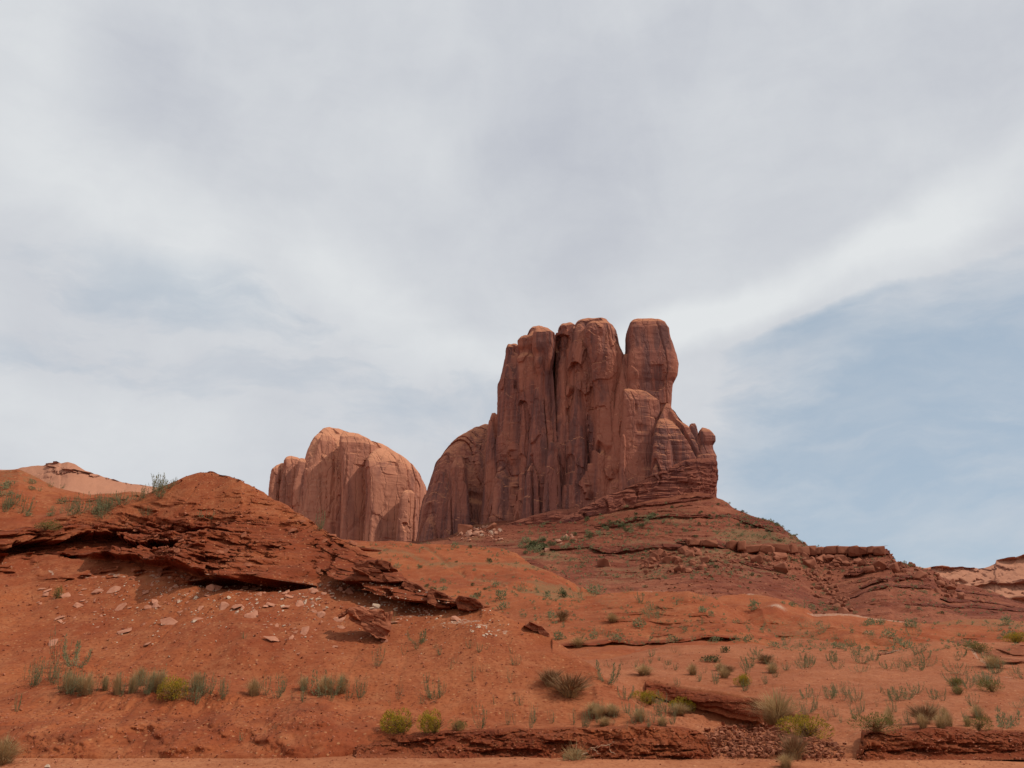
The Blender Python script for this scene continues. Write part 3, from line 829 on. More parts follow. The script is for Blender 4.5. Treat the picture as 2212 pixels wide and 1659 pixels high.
# ---------------------------------------------------------------- hills between the mound and the butte
def build_hills():
    # orange hill behind the mound, left edge of the picture
    c = cols_for(-30, 345, 2.0, -900, None)
    cr = [(-900, 960), (-300, 985), (-80, 1003), (0, 1009), (38, 1011), (68, 1029), (95, 1043), (125, 1054), (160, 1062), (200, 1068), (260, 1068), (300, 1068), (345, 1080)]
    py = interp(c, cr)
    ft = np.maximum(interp(c, CREST) + 25, py + 30)

    def d1(X, Y, Z, PX, PY, T):
        up = .5 * fbm(X / 9, Y / 12, 0, 101, 4) + .12 * fbm(X / 2, Y / 2, 0, 102, 3)
        L = smooth(.1, .6, fbm(X / 14, Z / 1.2, 0, 103, 3)) * (T < 2)
        return L * .5 * strata(X, Z, .5, 104, .3), up, (L * .5, 0 * X, .55 * smooth(-.2, .5, fbm(X / 5, Z / 5, 0, 105, 2)))
    sheet('hill', [('p', list(zip(c, ft, 0 * c + 74))), ('p', list(zip(c, ft * .5 + py * .5, 0 * c + 84))), ('p', list(zip(c, py, 0 * c + 97))),
                   ('h', list(zip(c, 0 * c + 12, 0 * c + 118))), ('h', list(zip(c, 0 * c - 2, 0 * c + 150)))], [70, 80, 12, 6], c, d1, M['hills'], soft=5)

    # near red hill in the middle with the dark overhang at its foot
    c = cols_for(960, 1720, 1.5)
    cr = [(960, 1330), (1000, 1305), (1045, 1292), (1100, 1284), (1160, 1284), (1210, 1290), (1260, 1288), (1330, 1272), (1361, 1266), (1430, 1264), (1487, 1267), (1530, 1284), (1587, 1316), (1625, 1349), (1665, 1376), (1700, 1396), (1720, 1404)]
    py = interp(c, cr)
    d0 = interp(c, [(960, 120), (1100, 118), (1220, 112), (1400, 116), (1600, 100), (1720, 88)])
    ft = interp(c, [(960, 1415), (1200, 1415), (1560, 1408), (1720, 1412)])

    def d2(X, Y, Z, PX, PY, T):
        up = .5 * fbm(X / 11, Y / 14, 0, 111, 4) + .12 * fbm(X / 2.2, Y / 2.2, 0, 112, 3)
        wig = 3 * vn(PX / 40, 0, 0, 113) + 1.5 * vn(PX / 11, 0, 0, 114)
        yb = interp(PX, [(1190, 1390), (1230, 1389), (1336, 1380), (1487, 1387), (1524, 1381), (1600, 1388), (1620, 1392)]) + wig * .5
        q = (PY - (yb - 14)) / 14
        f = smooth(1185, 1200, PX) * (1 - smooth(1590, 1612, PX))
        out = f * (1.5 * smooth(0, .8, q) * (1 - smooth(.96, 1.02, q)) * (.8 + .4 * vn(X / 4, 0, 0, 115)) - 1.0 * bump(PX, PY, 1540, 1389, 60, 7) - .5 * bump(PX, PY, 1240, 1394, 45, 5))
        L = np.clip(smooth(-.05, .4, fbm(PX / 55, PY / 7, 0, 116, 3)) * smooth(1240, 1330, PX) * smooth(1300, 1318, PY) * (1 - smooth(0.5, .9, q)), 0, 1)
        L = np.maximum(L, ledge(PX, PY, [(1400, 1268), (1500, 1274)], [(1350, 0), (1440, 4), (1510, 4), (1530, 0)]) * .7)
        L = np.maximum(L, .6 * ledge(PX, PY, [(1560, 1390), (1680, 1412)], 4))
        out = out + L * (.55 * strata(X, Z, .35, 117, .35) + .2 * strata(X, Z, .16, 118, .6))
        rock = np.clip(L * .55 + f * smooth(.3, .8, q) * (1 - smooth(1, 1.2, q)), 0, 1)
        pale = ledge(PX, PY, [(1560, 1268), (1620, 1275)], 5) * .5 + .3 * ledge(PX, PY, [(1250, 1398), (1600, 1404)], 5) * smooth(0, .5, fbm(PX / 9, PY / 5, 0, 119, 2))
        green = .5 * smooth(0, .6, fbm(X / 6, Z / 4, 0, 120, 3)) * (1 - smooth(1290, 1330, PY) * smooth(1300, 1380, PX))
        return out * (T < 3), up, (rock, pale, green)
    k = lambda a: ft + (py - ft) * a
    sheet('hill', [('p', list(zip(c, ft + 34, 0 * c + 64))), ('p', list(zip(c, k(.2), 70 + (d0 - 70) * .25))), ('p', list(zip(c, k(.7), 70 + (d0 - 70) * .68))), ('p', list(zip(c, py, d0))),
                   ('h', list(zip(c, 0 * c + 7, d0 + 20))), ('h', list(zip(c, 0 * c - 2, d0 + 50)))], [60, 130, 60, 10, 6], c, d2, M['hills'], soft=4)

    # hummocks on the right in front of the talus
    c = cols_for(1480, 2260, 1.6, None, 3300)
    cr = [(1480, 1300), (1530, 1290), (1580, 1278), (1620, 1277), (1680, 1290), (1720, 1308), (1757, 1326), (1790, 1322), (1832, 1324), (1895, 1334), (1960, 1342), (2008, 1345), (2050, 1340), (2083, 1335), (2140, 1336), (2212, 1341), (2500, 1360), (3300, 1380)]
    py = interp(c, cr); d0 = interp(c, [(1480, 150), (1620, 175), (1757, 160), (2000, 175), (2212, 170), (3300, 170)])

    def d3(X, Y, Z, PX, PY, T):
        rdg = 1 - np.abs(vn(PX / 52 + .4 * vn(PX / 30, PY / 20, 0, 1), PY / 90, 0, 131))
        up = 1.6 * fbm(X / 20, Y / 26, 0, 132, 4) * (1 - smooth(2.2, 3, T)) + .15 * fbm(X / 3, Y / 3, 0, 133, 3)
        fan = gb(PX, PY, 1650, 1320, 120, 40)
        up = up + 2.0 * fan * (rdg - .6)
        up = up + 1.2 * gb(PX, PY, 1680, 1326, 60, 22) + 0.7 * gb(PX, PY, 1835, 1385, 130, 24) + 0.8 * gb(PX, PY, 1990, 1370, 90, 18)
        L = smooth(.1, .5, fbm(PX / 50, PY / 5, 0, 134, 3)) * (1 - smooth(1320, 1340, PY) * 0)
        L = L * (1 - smooth(2.3, 2.9, T))
        out = L * .9 * strata(X, Z, .6, 135, .25)
        pale = np.clip(.75 * gb(PX, PY, 1680, 1326, 34, 9) + .6 * ledge(PX, PY, [(1757, 1329), (1832, 1327), (1895, 1337), (1960, 1344)], [(1740, 0), (1770, 4), (1950, 2.5), (2000, 0)]) + .5 * ledge(PX, PY, [(1840, 1372), (1900, 1372)], [(1820, 0), (1860, 2), (1910, 0)])
               + .7 * ledge(PX, PY, [(1550, 1272), (1640, 1284)], 3) * (PX < 1650), 0, 1)
        green = .7 * smooth(-.1, .6, fbm(X / 14, Z / 5, 0, 136, 3)) * (1 - .8 * fan)
        return out, up, (L * .4, pale, green)
    sheet('hummocky_hills', [('p', list(zip(c, 0 * c + 1425, 0 * c + 78))), ('p', list(zip(c, 0 * c + 1402, 0 * c + 98))), ('p', list(zip(c, 1385 + 0 * c, 0 * c + 122))), ('p', list(zip(c, 1385 * .35 + py * .65, d0 * .85))), ('p', list(zip(c, py, d0))),
                   ('h', list(zip(c, 0 * c + 10, d0 + 30))), ('h', list(zip(c, 0 * c - 2, d0 + 70)))], [30, 60, 70, 50, 10, 6], c, d3, M['hills'], soft=4)

    # smooth red hill with a green crease below the left end of the butte
    c = cols_for(690, 1300, 1.6)
    cr = [(690, 1150), (760, 1161), (800, 1162), (850, 1160), (901, 1165), (1000, 1170), (1055, 1175), (1090, 1180), (1117, 1188), (1136, 1203), (1150, 1215), (1180, 1228), (1220, 1252), (1260, 1286), (1300, 1330)]
    py = interp(c, cr)
    d0 = interp(c, [(690, 235), (900, 235), (1090, 230), (1150, 215), (1300, 190)])

    def d4(X, Y, Z, PX, PY, T):
        up = .9 * fbm(X / 24, Y / 30, 0, 141, 4) + .2 * fbm(X / 4, Y / 4, 0, 142, 3)
        crease = ledge(PX, PY, [(880, 1160), (930, 1190), (970, 1225), (1010, 1248), (1060, 1262), (1130, 1280)], 6, .9)
        crease = crease * smooth(-.7, .2, fbm(PX / 22, PY / 14, 0, 148, 3))
        up = up - .5 * crease
        rill = np.abs(vn(PX / 13, PY / 70, 0, 143)) * smooth(940, 1000, PX)
        up = up - .0 * (1 - smooth(0, .5, rill)) * bump(PX, PY, 1030, 1220, 110, 45)
        L = .6 * smooth(.1, .5, fbm(PX / 60, PY / 6, 0, 144, 3))
        arc = ledge(PX, PY, [(770, 1190), (820, 1195), (880, 1204), (930, 1224)], 6, .9)
        green = np.clip(.8 * crease + .8 * arc + .75 * smooth(1245, 1265, PY) * smooth(0, .4, fbm(X / 8, Z / 3, 0, 145, 2)) + .25 * smooth(0, .6, fbm(X / 8, Z / 5, 0, 146, 3)), 0, 1)
        return L * .6 * strata(X, Z, .7, 147, .2), up, (L * .5, 0 * X, green)
    ft = interp(c, [(690, 1310), (1300, 1320)])
    k = lambda a: ft + (py - ft) * a
    sheet('hill', [('p', list(zip(c, ft, 0 * c + 130))), ('p', list(zip(c, k(.4), 130 + (d0 - 130) * .42))), ('p', list(zip(c, py, d0))),
                   ('h', list(zip(c, 0 * c + 30, d0 + 20))), ('h', list(zip(c, 0 * c - 2, d0 + 90)))], [70, 100, 8, 8], c, d4, M['hills'], soft=5)


# ---------------------------------------------------------------- talus slope under the butte
TALUS_TOP = [(500, 1175), (760, 1172), (890, 1168), (960, 1160), (1003, 1138), (1084, 1124), (1160, 1122), (1247, 1112), (1310, 1098), (1378, 1084), (1450, 1072), (1508, 1062), (1543, 1066), (1556, 1076), (1570, 1083), (1582, 1094),
             (1596, 1101), (1634, 1114), (1669, 1123), (1690, 1134), (1707, 1148), (1722, 1160), (1742, 1175), (1756, 1181), (1819, 1182), (1895, 1180), (1921, 1184), (1924, 1193), (1932, 1211), (1954, 1216), (1985, 1227), (2013, 1232),
             (2034, 1249), (2069, 1263), (2114, 1270), (2156, 1281), (2212, 1304), (2300, 1330), (2600, 1370), (3300, 1400)]


def build_talus():
    c = cols_for(700, 2260, 1.4, None, 3300)
    py = interp(c, TALUS_TOP)
    d0 = interp(c, [(700, 500), (900, 470), (1003, 440), (1130, 418), (1247, 402), (1378, 385), (1543, 372), (1634, 350), (1742, 325), (1920, 310), (1960, 305), (2212, 275), (3300, 260)])
    ft = interp(c, [(700, 1235), (1000, 1245), (1150, 1270), (1400, 1300), (1560, 1320), (1757, 1365), (2212, 1370), (3300, 1420)])
    df = interp(c, [(700, 260), (1000, 250), (1200, 225), (1500, 205), (1757, 205), (2212, 205), (3300, 205)])
    L = []
    for a in (0, .25, .5, .75, 1.0):
        L.append(('p', list(zip(c, ft + (py - ft) * a, df + (d0 - df) * a ** 1.05))))
    zc = to_world(c, py, d0)[2]
    L.append(('h', list(zip(c, zc + interp(c, [(700, 0), (1500, 2), (1560, -2), (3300, -4)]), d0 + 12))))
    L.append(('h', list(zip(c, zc * .6, d0 + 70))))
    L.append(('h', list(zip(c, 0 * zc - 3, d0 + 170))))

    def disp(X, Y, Z, PX, PY, T):
        top = interp(PX, TALUS_TOP)
        up = 1.6 * fbm(X / 38, Y / 38, 0, 151, 4) * smooth(0, 1, T) * (1 - smooth(3.3, 4, T)) + .45 * fbm(X / 7, Y / 7, 0, 152, 4) + .12 * fbm(X / 1.8, Y / 1.8, 0, 153, 3)
        # spur and gullies: ribs running down the slope on the right
        up = up + 2.6 * gb(PX, PY, 1530, 1270, 170, 70) - 3.2 * gb(PX, PY, 1795, 1275, 80, 60) + 2.6 * gb(PX, PY, 1960, 1290, 130, 60) - 1.2 * gb(PX, PY, 1380, 1215, 80, 40)
        w = 2.0 * vn(PX / 45, 0, 0, 155) + 1.0 * vn(PX / 12, 0, 0, 156)
        bands = []
        # (line, half heights, protrusion m)
        bands.append(([(1465, 1172), (1548, 1172), (1617, 1184), (1756, 1190), (1850, 1190), (1923, 1190)], [(1460, 0), (1478, 4), (1548, 8), (1700, 8), (1900, 9), (1925, 9), (1932, 0)], 3.4))
        bands.append(([(1560, 1112), (1600, 1118), (1660, 1134), (1710, 1150)], [(1555, 0), (1575, 5), (1620, 10), (1680, 12), (1712, 6), (1722, 0)], 2.6))
        bands.append(([(1180, 1112), (1300, 1102), (1450, 1085), (1540, 1072)], [(1000, 0), (1180, 2), (1350, 4), (1560, 5), (1580, 0)], 1.8))
        bands.append(([(1300, 1136), (1400, 1122), (1480, 1117), (1560, 1116)], [(1280, 0), (1330, 4), (1440, 4), (1560, 3), (1580, 0)], 2.0))
        bands.append(([(1150, 1186), (1270, 1182), (1330, 1186), (1465, 1180)], [(1130, 0), (1200, 3), (1260, 4), (1330, 3), (1470, 4), (1480, 0)], 2.0))
        bands.append(([(1060, 1215), (1120, 1216), (1180, 1222)], [(1055, 0), (1080, 5), (1170, 6), (1185, 0)], 1.6))
        bands.append(([(1860, 1268), (1900, 1264), (1960, 1258), (2010, 1262)], [(1855, 0), (1870, 5), (1920, 7), (2000, 6), (2015, 0)], 2.4))
        bands.append(([(1840, 1286), (2010, 1282), (2050, 1286)], [(1820, 0), (1850, 4), (2030, 5), (2060, 0)], 1.4))
        bands.append(([(1830, 1236), (1880, 1230), (1930, 1228), (1960, 1232)], [(1820, 0), (1850, 5), (1940, 6), (1970, 0)], 2.0))
        bands.append(([(2050, 1303), (2120, 1298), (2212, 1316), (2400, 1330)], [(2030, 0), (2060, 4), (2400, 5)], 1.6))
        bands.append(([(2080, 1278), (2160, 1288), (2212, 1300)], [(2040, 0), (2090, 3), (2200, 3)], 1.4))
        bands.append(([(1960, 1322), (2100, 1312), (2212, 1322)], [(1950, 0), (2000, 3), (2212, 3)], 1.0))
        bands.append(([(1520, 1222), (1600, 1214), (1660, 1228), (1700, 1238)], [(1510, 0), (1560, 4), (1660, 4), (1705, 0)], 1.4))
        bands.append(([(1480, 1238), (1600, 1236), (1700, 1250)], [(1440, 0), (1500, 3), (1690, 3), (1710, 0)], .8))
        out = 0 * X; rock = 0 * X
        s1 = strata(X, Z, 1.7, 157, .13); s2 = strata(X, Z, .6, 158, .3)
        val, ed = cell(X / 5.0 + .2 * vn(X / 3, Z, 0, 4), Z / 9.0, 159)
        for ln, hh, am in bands:
            cc = interp(PX, ln) + w * .6; h = interp(PX, hh)
            q = (PY - (cc - h)) / np.maximum(2 * h, .5)
            on = (h > .4)
            m = smooth(0, .25, q) * (1 - smooth(.96, 1.06, q)) * on
            big = am > 3
            out = out + m * am * (.75 + (.45 * val - .5 * (ed < .07) if big else .6 * s1) + .15 * s2)
            out = out - on * .35 * am * smooth(1.0, 1.1, q) * (1 - smooth(1.3, 1.9, q))
            rock = np.maximum(rock, m)
        rand = 1.3 * smooth(.0, .45, fbm(PX / 110, PY / 4, 0, 160, 3)) * (T < 4)
        base = smooth(1500, 1100, PX) * (1 - smooth(12, 50, PY - top)) * smooth(1000, 1100, PX)
        rand = np.maximum(rand * .7, base * smooth(-.1, .5, fbm(PX / 70, PY / 5, 0, 161, 2)))
        out = out + rand * (.9 * strata(X, Z, 1.2, 162, .12) + .3 * s2)
        rock = np.clip(np.maximum(rock, rand * .6) + base * .35, 0, 1)
        green = .60 * smooth(-.15, .45, fbm(X / 16, Z / 7, 0, 163, 3)) * smooth(1330, 1230, PY) + .3 * ledge(PX, PY, [(1050, 1215), (1200, 1205), (1480, 1190), (1600, 1160)], 22)
        green = np.clip(green * (1 - rock), 0, 1) * smooth(2212, 1900, PX) + .1
        pale = .9 * bump(PX, PY, 1040, 1150, 62, 16) * smooth(-.1, .5, fbm(PX / 10, PY / 8, 0, 164, 2))
        return out * (T < 4.2), up, (rock, pale, green)
    sheet('talus_slope', L, [90, 90, 90, 100, 10, 8, 5], c, disp, M['talus'], soft=4)


build_plain()
build_road()
build_flat()
build_banks()
build_gully()
build_mound()
build_hills()
build_talus()

# ---------------------------------------------------------------- buttes


def loft(name, rows, d, thick, mat, parent, e=0.55, skew=0.0, seed=1, res=0.5, flute=1.0, plate=1.0, bed=0.3, tilt=0.0, crack=1.0, layers=None, cap=0.8):
    """a rock mass from its outline: rows = (py, left px, right px) at depth d, thick metres deep"""
    rows = sorted(rows)
    rp = np.array(rows, float)
    wpx = rp[:, 2] - rp[:, 1]
    span = abs(to_world(0, rp[0, 0], d)[2] - to_world(0, rp[-1, 0], d)[2])
    nz = max(8, int(span / res))
    zs = np.linspace(0, 1, nz) ** 1.15
    pys = rp[0, 0] + (rp[-1, 0] - rp[0, 0]) * zs
    pl = np.interp(pys, rp[:, 0], rp[:, 1]); pr = np.interp(pys, rp[:, 0], rp[:, 2])
    hd = thick / 2 * np.clip((pr - pl) / wpx.max(), 0.02, 1) ** cap
    dz = d + thick / 2 - hd * .6; dx = d + thick / 2 - hd * .25
    z = to_world(pl, pys, dz)[2]
    z = np.minimum.accumulate(z); xl = to_world(pl, pys, dx)[0]; xr = to_world(pr, pys, dx)[0]
    z = z - tilt * 0
    z[-1] -= 5
    hw = (xr - xl) / 2; cx = (xr + xl) / 2
    hmax = hw.max()
    # round the very top over
    nt = max(3, min(8, nz // 8))
    n = max(24, int(2.3 * (hmax + thick / 2) * 2 / res))
    # more points on the side one sees
    th = np.linspace(0, 2 * np.pi, n, endpoint=False)
    th = th + 0.35 * np.sin(th - 0.0) * 0
    c, s = np.cos(th), np.sin(th)
    ex = np.sign(c) * np.abs(c) ** e; ey = np.sign(s) * np.abs(s) ** e
    X = cx[:, None] + hw[:, None] * ex[None]
    Yl = hd[:, None] * ey[None]
    Y = d + thick * .5 - hd[:, None] * 0 + Yl + (X - cx.mean()) * skew + tilt * (z[:, None] - z.min())
    # front stays near d even where the mass is thinner
    Z = z[:, None] + 0 * X
    nx = ex * hd[:, None] / (hw[:, None] + hd[:, None]) * 2; ny = ey * hw[:, None] / (hw[:, None] + hd[:, None]) * 2
    l = np.hypot(nx, ny) + 1e-6; nx, ny = nx / l, ny / l
    A = X * 0.9 + Y * 0.75    # a coordinate along the faces
    topf = smooth(0, 6, (z.max() - Z))
    wr = .5 * vn(X / 13, Y / 13, Z / 30, seed)
    f1 = vn(X / 6.5 + wr, Y / 6.5, Z / 55, seed + 1); f2 = vn(X / 2.4 + wr, Y / 2.4, Z / 26, seed + 2)
    D = flute * (1.1 * f1 + .15 * f2)
    v, ed = facet(A / 8.5 + .25 * vn(A / 9, Z / 14, 0, 3), Z / 46 + .3 * vn(A / 6, Z / 9, 0, 8), seed + 3)
    v2, ed2 = facet(A / 3.6 + .2 * vn(A / 4, Z / 6, 0, 5), Z / 17 + .2 * vn(A / 3, Z / 5, 0, 8), seed + 4)
    v3, ed3 = facet(A / 1.7, Z / 6, seed + 14)
    D = D + plate * (2.3 * v + .65 * v2 * min(1, flute + .2) + .15 * v3 * (flute > .6))
    ck = np.abs(vn(A / 9, Z / 70, 0, seed + 5))
    D = D - crack * 2.2 * (1 - smooth(0.01, .13, ck))
    D = D + bed * .35 * (1.0 * vn(X / 25, Y / 25, Z / 1.6, seed + 6) + .6 * vn(X / 12, Y / 12, Z / .7, seed + 7))
    D = D + .14 * fbm(X / 1.7, Y / 1.7, Z / 1.7, seed + 8, 2)
    if layers:
        D = D + layers * strata(A, Z - 0.00 * X, 2.6, seed + 9, .12) * 1.2 + layers * .5 * strata(A, Z, .9, seed + 10, .25)
    lim = np.minimum(1.0, hw[:, None] / 8.0)
    D = (D - .7) * topf * lim * (1 - .5 * np.abs(c[None]) ** 4)
    X = X + nx * D; Y = Y + ny * D
    Z = Z + .5 * fbm(X / 4, Y / 4, 0, seed + 11, 3) * (1 - .0 * topf) * (np.arange(nz)[:, None] < nz - 3) * .8
    V = np.stack([X, Y, Z], -1).reshape(-1, 3)
    i = np.arange(nz * n).reshape(nz, n)
    j = np.roll(i, -1, axis=1)
    F = np.stack([i[:-1], i[1:], j[1:], j[:-1]], -1).reshape(-1, 4)
    # cap: rings shrinking to the middle
    caps = []; rim = V[:n]; prev = i[0]
    cen = rim.mean(0) + np.array([0, 0, min(2.0, hw[0] * .25)])
    base = len(V); Vx = [V]
    for k, (sh, hz) in enumerate(((.8, .45), (.5, .8), (.15, 1.0))):
        ring = cen + (rim - cen) * np.array([sh, sh, 0]) ; ring[:, 2] = rim[:, 2] * (1 - hz) + cen[2] * hz + .2 * vn(ring[:, 0] / 2, ring[:, 1] / 2, 0, seed)
        Vx.append(ring); idx = base + np.arange(n); base += n
        caps.append(np.stack([prev, np.roll(prev, -1), np.roll(idx, -1), idx], -1)); prev = idx
    Vx.append(cen[None] + np.array([[0, 0, .1]])); ci = np.full(n, base)
    h = n // 2 * 2
    fan = np.stack([prev[0:h:2], np.roll(prev, -1)[0:h:2], np.roll(prev, -2)[0:h:2], ci[0:h:2]], -1)
    F = np.concatenate([F] + caps + [fan])
    V = np.concatenate(Vx)
    splat_fast(V, name)
    o = mesh_obj(name, V, F, mat, parent=parent, smooth_=False)
    return o


def build_main_butte():
    B = empty('sandstone_butte', (75, 410, 70))
    tag(B, 'tall dark red butte of several towers, a thumb of rock standing apart at one side', 'butte')
    inv = Matrix.Translation((75, 410, 70)).inverted()

    def L(name, rows, d, thick, **k):
        mat = k.pop('mat', M['butte'])
        o = loft(name, rows, d, thick, mat, None, **k)
        o.parent = B; o.matrix_parent_inverse = inv
        if 'label' in k: pass
        return o
    bot = 1185
    # the rounded left shoulder
    L('rounded_shoulder', [(914, 1040, 1062), (919, 1030, 1075), (924, 1018, 1100), (934, 999, 1110), (950, 976, 1110), (966, 957, 1110), (993, 939, 1110), (1025, 927, 1110), (1058, 919, 1110), (1090, 908, 1110), (1130, 903, 1110), (bot, 894, 1110)],
      446, 60, e=.6, seed=201, flute=.9, skew=-.15, tilt=.06)
    L('buttress', [(893, 1062, 1070), (902, 1058, 1080), (950, 1054, 1090), (1050, 1046, 1095), (bot, 1030, 1100)], 436, 14, seed=205, e=.6, flute=.7)
    L('buttress', [(985, 985, 1000), (1010, 975, 1010), (1080, 968, 1016), (bot, 955, 1025)], 438, 12, seed=207, e=.7, flute=.7)
    # back wall that closes the gaps
    L('rock_wall', [(796, 1100, 1330), (830, 1092, 1345), (900, 1086, 1440), (960, 1080, 1480), (1050, 1070, 1500), (bot, 1040, 1505)], 424, 46, seed=211, skew=-.30, e=.35, flute=1.3)
    # first tower group
    L('tower', [(745, 1096, 1118), (752, 1091, 1128), (780, 1087, 1140), (800, 1083, 1145), (823, 1077, 1148), (862, 1077, 1150), (950, 1074, 1150), (1050, 1066, 1150), (bot, 1052, 1150)], 428, 34, seed=215, e=.45, skew=-.25)
    L('tower', [(708, 1148, 1166), (714, 1142, 1174), (722, 1136, 1184), (740, 1124, 1192), (775, 1120, 1196), (850, 1118, 1190), (950, 1112, 1186), (1050, 1106, 1190), (bot, 1100, 1190)], 420, 40, seed=221, e=.45, skew=-.25)
    L('tower', [(706, 1158, 1172), (712, 1152, 1184), (722, 1148, 1199), (745, 1147, 1200), (780, 1150, 1196), (800, 1155, 1192), (815, 1160, 1190), (850, 1160, 1188)], 413, 24, seed=225, e=.4, skew=-.1, flute=.35, plate=.4)
    L('buttress', [(784, 1162, 1180), (790, 1155, 1192), (840, 1150, 1196), (930, 1140, 1200), (1040, 1128, 1215), (bot, 1120, 1222)], 411, 26, seed=231, e=.55, skew=-.2)
    # second tower group
    L('tower', [(702, 1210, 1235), (708, 1204, 1246), (720, 1200, 1250), (760, 1199, 1250), (850, 1197, 1250), (950, 1190, 1250), (1050, 1180, 1250), (bot, 1172, 1250)], 411, 34, seed=235, e=.5, skew=-.25)
    L('tower', [(693, 1246, 1285), (697, 1238, 1310), (706, 1230, 1318), (722, 1227, 1324), (745, 1226, 1328), (770, 1226, 1334), (850, 1222, 1332), (950, 1214, 1332), (1050, 1205, 1334), (bot, 1196, 1336)], 402, 42, seed=241, e=.5, skew=-.25)
    L('tower', [(697, 1266, 1310), (703, 1264, 1319), (720, 1262, 1324), (740, 1266, 1327), (752, 1272, 1335), (770, 1276, 1342), (800, 1280, 1342), (850, 1282, 1334), (930, 1284, 1340), (1050, 1276, 1345), (bot, 1270, 1350)], 397, 26, seed=247, e=.6, skew=-.1, flute=.8)
    L('buttress', [(955, 1188, 1198), (970, 1182, 1206), (1060, 1174, 1214), (bot, 1166, 1222)], 406, 9, seed=255, e=.7)
    # the thumb
    L('thumb_tower', [(692, 1370, 1412), (695, 1362, 1424), (700, 1357, 1434), (712, 1355, 1442), (732, 1355, 1445), (754, 1354, 1452), (771, 1351, 1457), (790, 1350, 1461), (812, 1350, 1459), (823, 1351, 1454), (828, 1352, 1450), (849, 1350, 1448), (880, 1346, 1446), (930, 1340, 1450), (1000, 1336, 1452), (bot, 1330, 1455)],
      392, 30, seed=261, e=.28, skew=-.04, flute=.35, plate=.35, crack=.3, bed=.12)
    L('buttress', [(768, 1344, 1356), (780, 1338, 1360), (830, 1332, 1362), (900, 1322, 1362), (1000, 1312, 1362), (bot, 1300, 1362)], 393, 26, seed=265, e=.5, skew=-.3, flute=.6)
    L('buttress', [(843, 1346, 1378), (848, 1345, 1396), (856, 1344, 1410), (866, 1344, 1424), (900, 1342, 1428), (960, 1338, 1432), (1030, 1335, 1436), (bot, 1332, 1438)], 390, 18, seed=271, e=.3, flute=.35, plate=.5, crack=.5, skew=.05)
    L('buttress', [(872, 1438, 1446), (890, 1428, 1454), (905, 1422, 1461), (911, 1418, 1470), (918, 1415, 1480), (927, 1412, 1490), (945, 1408, 1498), (970, 1406, 1512), (1000, 1404, 1520), (1060, 1400, 1526), (bot, 1390, 1530)], 382, 24, seed=275, e=.32, flute=.4, plate=.4, bed=.5, layers=.25, skew=.05)
    # right end: pillar, knob
    L('pillar', [(914, 1491, 1501), (920, 1489, 1504), (940, 1488, 1509), (960, 1488, 1516), (1000, 1486, 1524), (1080, 1484, 1530)], 384, 11, seed=281, e=.5, flute=.25, plate=.25, res=.35)
    L('pillar', [(926, 1514, 1524), (929, 1511, 1532), (934, 1509, 1538), (942, 1508, 1545), (953, 1508, 1546), (963, 1508, 1540), (972, 1504, 1542), (983, 1500, 1548), (1010, 1490, 1549), (1100, 1480, 1549)], 381, 17, seed=285, e=.6, flute=.3, plate=.4, bed=.8, res=.35)
    # bedded base
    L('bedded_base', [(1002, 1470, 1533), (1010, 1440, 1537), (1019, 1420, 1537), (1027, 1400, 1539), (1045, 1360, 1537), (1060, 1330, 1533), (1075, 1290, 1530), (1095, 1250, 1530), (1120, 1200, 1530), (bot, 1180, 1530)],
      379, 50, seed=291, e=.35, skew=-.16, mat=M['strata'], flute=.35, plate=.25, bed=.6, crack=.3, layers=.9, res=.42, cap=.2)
    L('bedded_base', [(1108, 1180, 1260), (1116, 1140, 1290), (1130, 1080, 1300), (1150, 1040, 1310), (bot, 1010, 1310)], 398, 40, seed=295, e=.35, skew=-.32, mat=M['strata'], flute=.4, plate=.2, bed=.5, crack=.3, layers=.8, res=.5, cap=.2)


